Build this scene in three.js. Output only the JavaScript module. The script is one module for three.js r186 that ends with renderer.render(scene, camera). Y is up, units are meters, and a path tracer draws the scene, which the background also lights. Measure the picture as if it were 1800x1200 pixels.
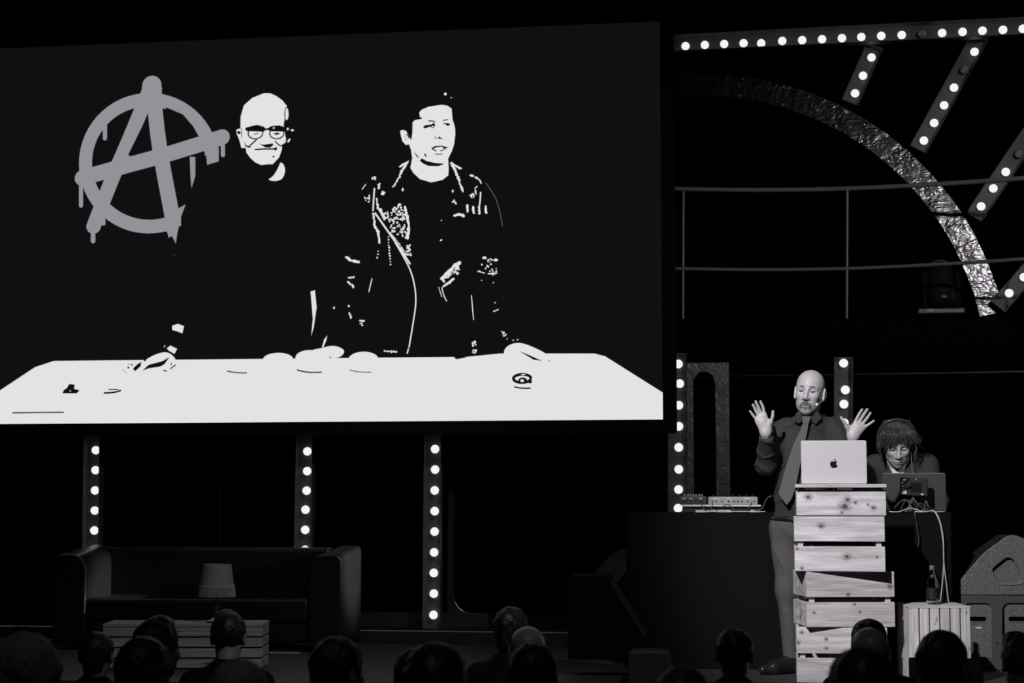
import * as THREE from 'three';
import { RoundedBoxGeometry } from 'three/addons/geometries/RoundedBoxGeometry.js';
import { mergeGeometries, toCreasedNormals } from 'three/addons/utils/BufferGeometryUtils.js';
import { RectAreaLightUniformsLib } from 'three/addons/lights/RectAreaLightUniformsLib.js';

// ---------------------------------------------------------------- camera, lights, exposure
const scene = new THREE.Scene();
scene.background = new THREE.Color(0x000000);
const renderer = new THREE.WebGLRenderer({ antialias: true });
renderer.toneMapping = THREE.LinearToneMapping;
renderer.toneMappingExposure = 1.0;
renderer.shadowMap.enabled = true;
renderer.shadowMap.type = THREE.PCFSoftShadowMap;
RectAreaLightUniformsLib.init();

const FOCAL = 3000, EYE = new THREE.Vector3(0, 0.997, 0), YAW = 8.5 * Math.PI / 180, PITCH = Math.atan(278 / FOCAL);
const camera = new THREE.PerspectiveCamera(2 * Math.atan(600 / FOCAL) * 180 / Math.PI, 1.5, 0.1, 60);
camera.position.copy(EYE);
camera.rotation.set(PITCH, YAW, 0, 'YXZ');
camera.focus = 10.2;
camera.userData.fStop = 2.6;
scene.add(camera);

const spots = [];
function spot(name, pos, target, intensity, deg, penumbra, soft, about) {
  const l = new THREE.SpotLight(0xfffbff, intensity, 0, deg * Math.PI / 180, penumbra, 2);
  l.name = name; l.position.set(...pos); l.target.position.set(...target);
  l.castShadow = true; l.shadow.mapSize.set(2048, 2048); l.shadow.radius = soft; l.shadow.bias = -0.0005;
  l.shadow.camera.near = 0.5; l.shadow.camera.far = 20;
  scene.add(l, l.target); spots.push([l, about]);
  return l;
}
spot('key_spot', [-2.0, 5.2, -3.2], [0.62, 0.8, -10.1], 235, 10, 0.5, 4, 'that lights the lectern');          // front light on the lectern, from the hall
spot('wash_spot', [1.2, 5.6, -4.6], [-2.5, 0.4, -10.3], 40, 20, 0.9, 6, 'that faintly lights the coffee table');           // weak front light on the sofa corner
spot('side_spot', [5.2, 2.6, -11.75], [-3.6, 0.4, -11.42], 760, 3.2, 0.5, 5, 'that grazes the sofa from the wings');           // side light along the sofa
spot('set_spot', [3.4, 4.25, -3.0], [0.9, 2.6, -12.4], 46, 15, 0.7, 6, 'that lights the arch');              // weak light on the arch and the balcony
spot('house_spot', [-0.5, 6.6, -2.2], [-0.7, 0.3, -6.6], 4, 30, 0.9, 8, 'dimmed over the audience');            // dimmed light over the audience

// ---------------------------------------------------------------- helpers
// a photograph pixel (1800 x 1200) met by the upright plane at depth z of the stage: gives a real place in metres
const FWD = new THREE.Vector3(-Math.sin(YAW) * Math.cos(PITCH), Math.sin(PITCH), -Math.cos(YAW) * Math.cos(PITCH));
const RIGHT = new THREE.Vector3(Math.cos(YAW), 0, -Math.sin(YAW));
const UP = new THREE.Vector3().crossVectors(RIGHT, FWD);
function at(px, py, z) {
  const r = FWD.clone().addScaledVector(RIGHT, (px - 900) / FOCAL).addScaledVector(UP, -(py - 600) / FOCAL);
  return EYE.clone().addScaledVector(r, (z - EYE.z) / r.z);
}
const V = (x, y, z) => new THREE.Vector3(x, y, z);
let seedState = 12345;
const rnd = () => { seedState = (Math.imul(seedState, 1664525) + 1013904223) >>> 0; return seedState / 4294967296; };
const seedRnd = (s) => { seedState = (s * 7919 + 17) >>> 0; rnd(); rnd(); };
const lerp = (a, b, t) => a + (b - a) * t, clamp = (x, a, b) => Math.min(b, Math.max(a, x));
const sstep = (a, b, x) => { const t = clamp((x - a) / (b - a), 0, 1); return t * t * (3 - 2 * t); };
function hash3(x, y, z) { let h = Math.imul(x, 374761393) ^ Math.imul(y, 668265263) ^ Math.imul(z, 2147483647 - 361); h = Math.imul(h ^ (h >>> 13), 1274126177); return ((h ^ (h >>> 16)) >>> 0) / 4294967296; }
function noise(x, y, z = 0) {
  const ix = Math.floor(x), iy = Math.floor(y), iz = Math.floor(z), f = (t) => t * t * (3 - 2 * t);
  const u = f(x - ix), v = f(y - iy), w = f(z - iz), c = (a, b, d) => hash3(ix + a, iy + b, iz + d);
  return lerp(lerp(lerp(c(0, 0, 0), c(1, 0, 0), u), lerp(c(0, 1, 0), c(1, 1, 0), u), v), lerp(lerp(c(0, 0, 1), c(1, 0, 1), u), lerp(c(0, 1, 1), c(1, 1, 1), u), v), w);
}
const fbm = (x, y, z = 0, n = 4) => { let s = 0, a = 0.5, k = 1; for (let i = 0; i < n; i++) { s += a * noise(x * k, y * k, z * k + i * 7); a *= 0.5; k *= 2.03; } return s; };

const counts = {};
function numbered(name) { const n = counts[name] = (counts[name] ?? -1) + 1; return n ? name + '_' + String(n).padStart(3, '0') : name; }
function put(name, geo, material, parent = scene) {
  const g = Array.isArray(geo) ? (geo.length > 1 ? merge(geo) : geo[0]) : geo;
  const m = new THREE.Mesh(g, material);
  m.name = parent === scene ? numbered(name) : name;
  m.castShadow = m.receiveShadow = true;
  parent.add(m);
  return m;
}
function merge(list) {
  const need = list.some((g) => !g.index), hasUV = list.every((g) => g.attributes.uv), hasC = list.every((g) => g.attributes.color);
  return mergeGeometries(list.map((g) => {
    const h = need && g.index ? g.toNonIndexed() : g.clone();
    for (const k of Object.keys(h.attributes)) if (!['position', 'normal', hasUV && 'uv', hasC && 'color'].includes(k)) h.deleteAttribute(k);
    return h;
  }));
}
function thing(name, label, category, pos, turn = 0, group) {
  const o = new THREE.Group(); o.name = numbered(name); scene.add(o);
  if (pos) o.position.set(pos.x ?? pos[0], pos.y ?? pos[1], pos.z ?? pos[2]);
  o.rotation.y = turn; o.userData = { label, category };
  if (group) o.userData.group = group;
  return o;
}
function tag(o, label, category, group) { Object.assign(o.userData, { label, category }); if (group) o.userData.group = group; return o; }
function struct(name, geo, material) { const m = put(name, geo, material); m.userData.kind = 'structure'; return m; }
const move = (g, x, y, z) => g.translate(x, y, z);
const box = (w, h, d, x = 0, y = 0, z = 0, r = 0) => (r ? new RoundedBoxGeometry(w, h, d, 2, r) : new THREE.BoxGeometry(w, h, d)).translate(x, y, z);
function cyl(r0, r1, h, x = 0, y = 0, z = 0, seg = 20) { return new THREE.CylinderGeometry(r0, r1, h, seg).translate(x, y, z); }
function tube(points, r, seg = 40, rs = 8, closed = false) { return new THREE.TubeGeometry(new THREE.CatmullRomCurve3(points.map((p) => p.isVector3 ? p : V(...p)), closed), seg, r, rs, closed); }
function lathe(pts, seg = 32) { return new THREE.LatheGeometry(pts.map(([x, y]) => new THREE.Vector2(x, y)), seg); }
function extrude(shape, depth, bevel = 0, seg = 12) {
  return new THREE.ExtrudeGeometry(shape, { depth, bevelEnabled: bevel > 0, bevelSize: bevel, bevelThickness: bevel, bevelSegments: 2, curveSegments: seg });
}
function poly(pts) { const s = new THREE.Shape(); pts.forEach(([x, y], i) => (i ? s.lineTo(x, y) : s.moveTo(x, y))); s.closePath(); return s; }
function roundPoly(pts, r, Kind = THREE.Shape) {          // polygon with rounded corners; r one number or one for each corner
  const s = new Kind(), n = pts.length;
  for (let i = 0; i < n; i++) {
    const p = V(...pts[i], 0), a = V(...pts[(i + n - 1) % n], 0), b = V(...pts[(i + 1) % n], 0), k = Array.isArray(r) ? r[i] : r;
    const da = a.clone().sub(p), db = b.clone().sub(p), q = Math.min(k, da.length() * 0.49, db.length() * 0.49);
    const s0 = p.clone().addScaledVector(da.normalize(), q), s1 = p.clone().addScaledVector(db.normalize(), q);
    if (i) s.lineTo(s0.x, s0.y); else s.moveTo(s0.x, s0.y);
    s.quadraticCurveTo(p.x, p.y, s1.x, s1.y);
  }
  s.closePath();
  return s;
}
const rectPts = (x0, y0, x1, y1) => [[x0, y0], [x1, y0], [x1, y1], [x0, y1]];

// ---------------------------------------------------------------- textures and materials
function dataTex(w, h, f, srgb = true) {
  const d = new Uint8Array(w * h * 4);
  for (let y = 0; y < h; y++) for (let x = 0; x < w; x++) { const c = f((x + 0.5) / w, (y + 0.5) / h), i = (y * w + x) * 4, a = Array.isArray(c) ? c : [c, c, c]; for (let k = 0; k < 3; k++) d[i + k] = clamp(a[k], 0, 255); d[i + 3] = 255; }
  const t = new THREE.DataTexture(d, w, h);
  t.magFilter = THREE.LinearFilter; t.minFilter = THREE.LinearMipmapLinearFilter; t.generateMipmaps = true; t.wrapS = t.wrapT = THREE.RepeatWrapping;
  if (srgb) t.colorSpace = THREE.SRGBColorSpace;
  t.needsUpdate = true;
  return t;
}
const grey = (g) => new THREE.Color().setRGB(g, g * 0.985, g * 1.015);
const mat = (g, rough = 0.6, metal = 0, more = {}) => new THREE.MeshStandardMaterial({ color: grey(g), roughness: rough, metalness: metal, ...more });
const dull = (g, k = 0.15) => new THREE.MeshPhysicalMaterial({ color: grey(g), roughness: 0.95, specularIntensity: k });   // matt black cloth and paint
function woodTex(seed, base, knots, aspect = 3.6) {
  seedRnd(seed);
  const ks = knots ?? Array.from({ length: 1 + Math.floor(rnd() * 3) }, () => [0.08 + rnd() * 0.84, 0.15 + rnd() * 0.7, 0.035 + rnd() * 0.05]);
  return dataTex(768, 192, (u, v) => {
    let w = 0, dark = 0;
    for (const [ku, kv, r] of ks) {
      const dx = (u - ku) * aspect, dy = v - kv, e = Math.exp(-((dx / (r * 4.5)) ** 2) - (dy / (r * 3)) ** 2);
      w += e * r * 1.6 * (dy > 0 ? -1 : 1) * sstep(0, r, Math.abs(dy));
      const d = Math.hypot(dx, dy * 1.15) / r + (fbm(u * 60, v * 16, seed) - 0.5) * 0.7;
      dark = Math.max(dark, 1 - sstep(0.55, 1.15, d));
      dark = Math.max(dark, 0.75 * (1 - sstep(1.1, 3.0, d)) * fbm(u * 22, v * 30, seed + 3));
    }
    const t = (v + w + 0.22 * (fbm(u * 2.2, v * 1.6, seed) - 0.5)) * 9;
    const ring = 0.5 + 0.5 * Math.sin(6.283 * t + 1.4 * noise(u * 5, v * 8, seed)), streak = noise(u * 7, (v + w) * 110, seed + 5), broad = fbm(u * 2.5, v * 7, seed + 9);
    const l = base * (0.8 - 0.05 * Math.pow(ring, 1.4) + 0.02 + 0.13 * streak + 0.46 * (broad - 0.28)) * (1 - 0.62 * dark);
    return [l, l * 0.988, l * 1.0];
  });
}
const WOOD = [[1, 200, [[0.54, 0.36, 0.13], [0.57, 0.62, 0.09], [0.66, 0.5, 0.055], [0.86, 0.3, 0.075], [0.8, 0.42, 0.045], [0.13, 0.72, 0.09], [0.51, 0.12, 0.05]]], [2, 204, [[0.3, 0.62, 0.075]]], [3, 204, [[0.58, 0.6, 0.085], [0.91, 0.58, 0.035], [0.03, 0.9, 0.04], [0.08, 0.12, 0.05]]], [4, 190, [[0.47, 0.1, 0.05], [0.95, 0.4, 0.07]]], [5, 192, [[0.08, 0.58, 0.04], [0.6, 0.62, 0.035], [0.54, 0.92, 0.04]]], [6, 200, [[0.06, 0.8, 0.05], [0.33, 0.55, 0.05], [0.33, 0.2, 0.04], [0.02, 0.4, 0.05]]], [7, 200], [8, 190], [9, 196]]
  .map(([s, b, k]) => new THREE.MeshStandardMaterial({ map: woodTex(s, b, k), roughness: 0.72 }));
for (const m of WOOD) { m.bumpMap = m.map; m.bumpScale = 0.0006; }
const WOOD_GREY = [21, 22, 23, 24].map((s) => new THREE.MeshStandardMaterial({ map: woodTex(s, 150), roughness: 0.75 }));
const FLOOR_WOOD = [31, 32, 33, 34].map((s) => { const t = woodTex(s, 58, [], 8); t.repeat.set(2, 1); return new THREE.MeshStandardMaterial({ map: t, roughness: 0.55 }); });
const speckTex = dataTex(512, 512, (u, v) => { const n = noise(u * 230, v * 230, 3), m = noise(u * 120, v * 120, 9); return 62 + 70 * Math.pow(n, 2) * (0.4 + m) + (n * m > 0.68 ? 60 : 0); });
const bumpTex = dataTex(512, 512, (u, v) => 255 * (0.55 * fbm(u * 24, v * 24, 1, 4) + 0.45 * noise(u * 120, v * 120, 5)), false);
const foilTex = dataTex(512, 512, (u, v) => { const w = fbm(u * 6, v * 6, 7, 3), a = fbm(u * 9 + 2 * w, v * 9 - 2 * w, 1, 5), b = Math.abs(noise(u * 26 + 5 * w, v * 40, 4) - 0.5) * 2; return 255 * clamp(0.75 * a + 0.3 * b * w, 0, 1); }, false);
const wrinkleTex = dataTex(512, 512, (u, v) => 255 * fbm(u * 8 + 2 * fbm(u * 5, v * 5, 2), v * 16, 6, 4), false);
const uvScale = (t, x, y) => { const c = t.clone(); c.repeat.set(x, y ?? x); return c; };

const M = {
  pitch: dull(0.003), film: mat(0.3, 0.5, 0.2, { bumpMap: wrinkleTex, bumpScale: 0.004 }), frameMetal: mat(0.22, 0.4, 0.5, { bumpMap: foilTex, bumpScale: 0.008 }),
  black: dull(0.01), blackCloth: dull(0.0065), wall: dull(0.002), hall: dull(0.006),
  leather: mat(0.006, 0.36, 0, { bumpMap: bumpTex, bumpScale: 0.0006 }),
  housing: mat(0.075, 0.5), socket: mat(0.03, 0.5), frame: mat(0.012, 0.6),
  bulb: new THREE.MeshStandardMaterial({ color: 0x111111, emissive: new THREE.Color().setRGB(0.93, 0.9, 0.94), emissiveIntensity: 1, roughness: 0.4 }),
  deadBulb: new THREE.MeshPhysicalMaterial({ color: grey(0.45), roughness: 0.18, clearcoat: 0.6 }),
  foil: new THREE.MeshStandardMaterial({ color: grey(0.085), metalness: 1, roughness: 0.2, bumpMap: foilTex, bumpScale: 0.006 }),
  pipe: mat(0.27, 0.4, 0.2), steel: mat(0.5, 0.25, 1), darkMetal: mat(0.06, 0.35, 0.6),
  speaker: new THREE.MeshStandardMaterial({ map: speckTex, roughness: 0.55, bumpMap: bumpTex, bumpScale: 0.0025 }),
  speakerEdge: mat(0.05, 0.45), speakerDark: mat(0.01, 0.6),
  alu: mat(0.62, 0.42, 0.25), aluDark: mat(0.06, 0.4, 0.3), ink: mat(0.01, 0.25), white: mat(0.75, 0.5), silver: mat(0.33, 0.4, 0.2),
  shade: mat(0.2, 0.9), cable: mat(0.03, 0.45), cableLight: mat(0.4, 0.5), rubber: mat(0.012, 0.7),
  shirt: mat(0.024, 0.85, 0), tie: mat(0.085, 0.6), trousers: mat(0.075, 0.9), shoe: mat(0.015, 0.18), jacket: mat(0.03, 0.9), tee: mat(0.6, 0.85),
  glass: new THREE.MeshPhysicalMaterial({ color: 0xffffff, transmission: 1, roughness: 0.03, thickness: 0.004, ior: 1.5 }),
  water: mat(0.02, 0.1),
};
// ---------------------------------------------------------------- the hall and the stage
const STAGE_FRONT = -9.13, HALL_Y = -0.85;
struct('floor', [box(19, 0.1, 13.2, -0.5, HALL_Y - 0.05, -2.5)], M.hall);
struct('ceiling', [box(19, 0.2, 20, -0.5, 7.1, -6)], M.wall);
struct('wall_back', [box(19, 8.2, 0.2, -0.5, 3.1, -15.9)], M.wall);
struct('wall_left', [box(0.2, 8.2, 20, -9.9, 3.1, -6)], M.wall);
struct('wall_right', [box(0.2, 8.2, 20, 8.9, 3.1, -6)], M.wall);
struct('wall_front', [box(19, 8.2, 0.2, -0.5, 3.1, 3.9)], M.wall);
{
  const stage = struct('floor_stage', [box(18.6, 0.83, 6.6, -0.5, HALL_Y + 0.415, STAGE_FRONT - 3.32)], M.black);
  const geos = [1.9, 2.4, 2.9].map((l) => box(l - 0.004, 0.02, 0.186, 0, 0, 0, 0.003));
  for (let r = 0; r < 15; r++) {
    let x = -7.2 + (r % 3) * 0.7, k = r;
    while (x < 4.2) {
      const l = [1.9, 2.4, 2.9][k % 3], m = put('plank', geos[k % 3], FLOOR_WOOD[(k * 3 + r) % 4], stage);
      m.position.set(x + l / 2, -0.01, STAGE_FRONT - 0.095 - r * 0.19);
      x += l; k += 2;
    }
  }
}
// the lamps themselves, hung from the ceiling on drop pipes, each just behind its light
for (const [l, about] of spots) {
  const t = thing('stage_spotlight', 'black ceiling-hung spotlight ' + about, 'spotlight', l.position);
  const head = new THREE.Group(); head.name = 'lamp_head'; t.add(head); head.lookAt(l.target.position);
  put('can', lathe([[0.001, -0.34], [0.06, -0.34], [0.09, -0.28], [0.095, -0.03], [0.11, -0.012], [0.1, -0.012], [0.085, -0.03], [0.085, -0.06], [0.001, -0.06]], 24).rotateX(Math.PI / 2), M.pitch, head);
  put('lens', new THREE.CircleGeometry(0.084, 24).translate(0, 0, -0.03), new THREE.MeshStandardMaterial({ color: 0x222222, emissive: 0xfffbff, emissiveIntensity: 2, roughness: 0.2 }), head);
  const back = l.position.clone().sub(l.target.position).normalize().multiplyScalar(0.2);
  put('drop_pipe', tube([[back.x, back.y + 0.1, back.z], [back.x, 7 - l.position.y, back.z]], 0.024, 2, 10), M.pitch, t);
}
// low riser along the back of the stage
struct('trim_riser', [box(13, 0.085, 2.6, -2.5, 0.0425, -13.07, 0.004)], mat(0.012, 0.5));
struct('trim_riser_edge', [box(13, 0.006, 0.03, -2.5, 0.088, -11.78)], mat(0.3, 0.45));

// ---------------------------------------------------------------- projection screen
const ZS = -11.6;
{
  const tr = at(1161, 37, ZS), br = at(1165, 738, ZS), x1 = (tr.x + br.x) / 2 + 0.002, y1 = tr.y, y0 = br.y, x0 = x1 - (y1 - y0) * 16 / 9;
  const W = 2048, H = 1152, cv = document.createElement('canvas'); cv.width = W; cv.height = H;
  const c = cv.getContext('2d');
  const S = (px, py) => { const p = at(px, py, ZS); return [(p.x - x0) / (x1 - x0) * W, (y1 - p.y) / (y1 - y0) * H]; };
  const crop = (ox, oy, k) => (x, y) => S(ox + x / k, oy + y / k);
  let T = S;
  const K = (n) => n * W / 1213;                       // photograph pixels to canvas pixels
  const path = (pts, close = true) => { c.beginPath(); pts.forEach(([x, y], i) => { const q = T(x, y); i ? c.lineTo(...q) : c.moveTo(...q); }); if (close) c.closePath(); };
  const soft = (pts) => {                              // closed smooth outline
    c.beginPath(); const q = pts.map(([x, y]) => T(x, y)), n = q.length, mid = (a, b) => [(a[0] + b[0]) / 2, (a[1] + b[1]) / 2];
    c.moveTo(...mid(q[n - 1], q[0])); for (let i = 0; i < n; i++) c.quadraticCurveTo(...q[i], ...mid(q[i], q[(i + 1) % n])); c.closePath();
  };
  const fill = (pts, col, smooth) => { (smooth ? soft : path)(pts); c.fillStyle = col; c.fill(); };
  const curve = (pts, w, col, cap = 'round') => {
    const q = pts.map(([x, y]) => T(x, y)); c.beginPath(); c.moveTo(...q[0]);
    for (let i = 1; i < q.length - 1; i++) { const e = i === q.length - 2 ? q[i + 1] : [(q[i][0] + q[i + 1][0]) / 2, (q[i][1] + q[i + 1][1]) / 2]; c.quadraticCurveTo(...q[i], ...e); }
    if (q.length === 2) c.lineTo(...q[1]);
    c.lineWidth = w; c.lineCap = cap; c.lineJoin = 'round'; c.strokeStyle = col; c.stroke();
  };
  const oval = (x, y, rx, ry, col, turn = 0) => { const q = T(x, y); c.beginPath(); c.ellipse(q[0], q[1], K(rx), K(ry), turn, 0, 7); c.fillStyle = col; c.fill(); };
  const BG = '#100f12', WHITE = '#e3e2e5', PAINT = '#949296';
  c.fillStyle = BG; c.fillRect(0, 0, W, H);

  // spray-painted sign: an A in a ring, with drips
  T = crop(100, 100, 3.158);
  const s = (n) => K(n / 3.158);
  { const pts = []; for (let a = 66; a <= 360 + 8; a += 6) { const r = a * Math.PI / 180; pts.push([512 + 352 * Math.cos(r), 590 + 352 * Math.sin(r)]); }
    c.save(); c.beginPath(); path([[0, 0], [1000, 0], [1000, 520], [760, 560], [640, 590], [700, 850], [660, 1100], [0, 1100]]); c.clip();
    const q = pts.map(([x, y]) => T(x, y)); c.beginPath(); q.forEach((p, i) => (i ? c.lineTo(...p) : c.moveTo(...p))); c.lineWidth = s(78); c.lineCap = 'round'; c.strokeStyle = PAINT; c.stroke(); c.restore(); }
  curve([[520, 170], [420, 420], [300, 690], [205, 940]], s(86), PAINT);
  curve([[535, 165], [552, 380], [590, 620], [645, 900], [650, 945]], s(88), PAINT, 'butt');
  curve([[142, 672], [330, 618], [640, 535], [918, 446]], s(90), PAINT);
  fill([[462, 195], [485, 140], [528, 108], [570, 140], [596, 200]], PAINT, true); oval(528, 158, 14, 14, PAINT); curve([[528, 160], [530, 230]], s(115), PAINT);
  curve([[135, 700], [135, 825]], s(25), PAINT); curve([[268, 380], [268, 452]], s(26), PAINT); curve([[922, 480], [923, 545]], s(25), PAINT);
  fill([[738, 555], [770, 555], [770, 660], [748, 732], [742, 660]], PAINT); fill([[826, 520], [900, 500], [900, 580], [835, 600]], PAINT);
  curve([[202, 950], [202, 1022]], s(28), PAINT); curve([[258, 880], [260, 925]], s(24), PAINT);
  fill([[600, 890], [690, 832], [716, 818], [690, 890], [668, 990], [662, 1038], [640, 995], [622, 1004], [612, 970], [560, 970]], PAINT); fill([[648, 1108], [655, 1090], [652, 1104]], PAINT);
  fill([[395, 548], [490, 355], [500, 522]], BG); fill([[606, 280], [700, 320], [760, 390], [786, 440], [622, 494]], BG, false);
  oval(233, 709, 2, 3, BG, 0.4);

  // bald man with round glasses, in stencil black and white
  T = crop(400, 130, 5.714);
  fill([[370, 192], [430, 194], [490, 220], [552, 265], [600, 325], [580, 345], [572, 400], [575, 455], [565, 520], [600, 560], [590, 650], [585, 690], [550, 718], [548, 760], [520, 840], [455, 908], [400, 908], [340, 916], [280, 890], [230, 845], [190, 790], [185, 745], [140, 745], [118, 660], [92, 600], [88, 560], [130, 545], [132, 430], [165, 315], [250, 240]], WHITE);
  fill([[582, 345], [605, 335], [618, 400], [610, 460], [580, 470]], WHITE, true); oval(652, 566, 3.2, 2, WHITE, 0.1); oval(606, 553, 2, 2.4, WHITE); oval(618, 668, 2, 4.2, WHITE, 0.6);
  fill([[535, 878], [575, 920], [583, 985], [555, 1055], [500, 1078], [440, 1075], [405, 1060], [450, 1035], [490, 980], [515, 930]], WHITE, true);
  fill([[178, 560], [185, 540], [295, 512], [365, 530], [385, 550], [410, 545], [440, 525], [520, 518], [560, 530], [615, 530], [600, 565], [575, 580], [425, 575], [410, 562], [380, 566], [365, 580], [240, 575], [200, 575]], BG);
  for (const [x, y, rx] of [[282, 595, 76], [497, 595, 74]]) { const q = T(x, y); c.beginPath(); c.ellipse(q[0], q[1], K(rx / 5.714), K(58 / 5.714), 0, -0.35, Math.PI + 0.35); c.lineWidth = K(1.9); c.strokeStyle = BG; c.stroke(); }
  curve([[265, 603], [295, 606], [312, 592]], K(1.1), BG); fill([[460, 600], [500, 590], [530, 598], [495, 612]], BG); oval(465, 543, 2.2, 1.4, WHITE);
  fill([[318, 700], [365, 712], [455, 698], [460, 715], [430, 740], [380, 738], [350, 718]], BG); curve([[278, 760], [380, 752], [480, 756], [492, 740]], K(2.2), BG); oval(484, 756, 2.4, 2.2, BG);
  curve([[290, 662], [245, 705], [215, 730]], K(2.2), BG); fill([[170, 680], [185, 715], [240, 735], [215, 742], [178, 725]], BG); curve([[480, 676], [510, 708], [540, 730], [575, 700]], K(1.8), BG);
  oval(462, 830, 2.2, 1, BG, -0.5); curve([[140, 545], [145, 640]], K(1), BG); fill([[92, 580], [128, 575], [132, 600], [110, 605]], BG);
  fill([[575, 560], [660, 545], [690, 600], [640, 690], [585, 640]], BG); oval(652, 566, 3.2, 2, WHITE, 0.1); oval(606, 553, 2, 2.4, WHITE); oval(618, 668, 2, 4.2, WHITE, 0.6);

  // younger man in a studded jacket
  T = crop(680, 140, 6);
  fill([[370, 315], [445, 285], [580, 265], [640, 275], [685, 305], [695, 420], [722, 510], [724, 580], [712, 680], [690, 750], [648, 835], [655, 940], [650, 1010], [590, 1058], [470, 1085], [350, 1050], [280, 985], [248, 930], [268, 830], [255, 740], [235, 685], [200, 690], [165, 650], [148, 590], [140, 540], [165, 530], [205, 540], [235, 600], [258, 640], [270, 560], [272, 450], [300, 425], [370, 415], [350, 350]], WHITE);
  fill([[343, 345], [365, 320], [375, 380], [350, 405]], WHITE); fill([[195, 600], [215, 570], [240, 610], [200, 640]], BG); oval(212, 610, 2.4, 4, WHITE);
  fill([[382, 500], [410, 480], [470, 475], [495, 455], [512, 480], [490, 515], [460, 495], [400, 515]], BG); oval(485, 495, 1.6, 1.6, WHITE); curve([[445, 437], [480, 434], [508, 446]], K(1.8), BG);
  fill([[592, 470], [605, 458], [660, 462], [668, 475], [640, 490], [620, 470]], BG); curve([[596, 432], [620, 424], [645, 422]], K(1.4), BG);
  curve([[508, 600], [512, 622], [525, 626]], K(0.9), BG); fill([[535, 614], [555, 602], [575, 618], [595, 626], [560, 626]], BG);
  fill([[468, 725], [510, 700], [580, 697], [650, 718], [610, 728], [580, 708], [520, 714], [490, 730]], BG); curve([[478, 728], [505, 745], [520, 752]], K(1.6), BG); curve([[570, 752], [600, 742], [618, 725]], K(1.4), BG); curve([[515, 785], [550, 790], [585, 784]], K(1.2), BG);
  fill([[350, 855], [370, 830], [420, 860], [520, 882], [608, 886], [545, 912], [440, 910], [385, 885]], BG); fill([[285, 762], [315, 790], [345, 835], [320, 815]], BG); curve([[400, 785], [415, 808]], K(2), BG);
  oval(618, 152, 2.6, 2.8, WHITE); oval(680, 190, 1.6, 1, WHITE); fill([[125, 920], [160, 888], [240, 850], [215, 895], [180, 905], [140, 930]], WHITE); fill([[680, 860], [715, 890], [800, 935], [770, 950], [720, 915], [715, 945], [690, 900]], WHITE); oval(895, 1012, 4, 2, WHITE, 0.4); oval(945, 1035, 3.4, 2, WHITE, 0.4);
  // jacket: studs, zips, seams
  T = crop(580, 260, 3);
  seedRnd(77);
  const dots = (pts, n, r0, r1) => {                   // studs scattered in a polygon
    const xs = pts.map((p) => p[0]), ys = pts.map((p) => p[1]), inside = (x, y) => { let k = false; for (let i = 0, j = pts.length - 1; i < pts.length; j = i++) { const [a, b] = pts[i], [d, e] = pts[j]; if ((b > y) !== (e > y) && x < (d - a) * (y - b) / (e - b) + a) k = !k; } return k; };
    for (let i = 0, tries = 0; i < n && tries < n * 60; tries++) { const x = lerp(Math.min(...xs), Math.max(...xs), rnd()), y = lerp(Math.min(...ys), Math.max(...ys), rnd()); if (inside(x, y)) { oval(x, y, lerp(r0, r1, rnd()), lerp(r0, r1, rnd()), WHITE); i++; } }
  };
  const row = (pts, n, r) => { for (let i = 0; i < n; i++) { const t = i / (n - 1) * (pts.length - 1), k = Math.min(Math.floor(t), pts.length - 2), f = t - k; oval(lerp(pts[k][0], pts[k + 1][0], f) + (rnd() - 0.5) * 4, lerp(pts[k][1], pts[k + 1][1], f) + (rnd() - 0.5) * 4, r * (0.7 + 0.6 * rnd()), r * (0.7 + 0.6 * rnd()), WHITE); } };
  curve([[235, 215], [230, 280], [228, 330]], K(3), WHITE); curve([[240, 345], [300, 430], [370, 530], [422, 610]], K(3.4), WHITE); curve([[345, 500], [400, 590], [440, 680], [458, 800], [440, 920], [418, 1050]], K(2.6), WHITE); curve([[414, 1060], [408, 1082]], K(2.6), WHITE);
  dots([[290, 340], [350, 310], [380, 265], [405, 320], [425, 430], [420, 480], [385, 470], [330, 450]], 95, 1.1, 2.3); row([[395, 315], [410, 370], [418, 430], [410, 475]], 22, 2.4); row([[320, 450], [360, 500], [400, 560], [428, 565]], 20, 1.6); dots([[400, 510], [428, 505], [430, 560], [405, 545]], 14, 1, 2);
  row([[410, 75], [385, 110], [368, 150], [335, 205]], 22, 1.8); row([[400, 95], [372, 130]], 8, 2); row([[640, 80], [665, 130], [690, 200], [702, 228]], 22, 1.9); row([[660, 110], [685, 170]], 8, 1.8);
  row([[230, 350], [236, 415], [255, 440], [262, 500]], 20, 2.1); row([[265, 325], [290, 375]], 10, 2.6); row([[308, 470], [312, 540], [320, 615]], 11, 1.6); row([[248, 270], [254, 320]], 7, 2); row([[255, 545], [250, 580]], 3, 1.5);
  dots([[218, 155], [245, 150], [242, 168], [222, 165]], 8, 1, 2); curve([[170, 218], [190, 192]], K(1.8), WHITE); dots([[176, 262], [210, 250], [215, 290], [195, 285]], 14, 0.9, 1.8); dots([[255, 185], [268, 185], [262, 222], [252, 215]], 9, 1.2, 2); dots([[265, 230], [290, 225], [288, 245], [270, 245]], 9, 1.2, 2.2); oval(384, 220, 2, 3, WHITE);
  oval(750, 147, 4, 2, WHITE, 0.2); curve([[768, 156], [790, 162], [798, 186]], K(2.6), WHITE); curve([[795, 235], [794, 270], [788, 312]], K(2.8), WHITE); dots([[735, 245], [762, 240], [758, 264], [742, 266]], 12, 1.2, 2.2); dots([[765, 200], [780, 205], [775, 245], [764, 240]], 8, 1, 2);
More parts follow.
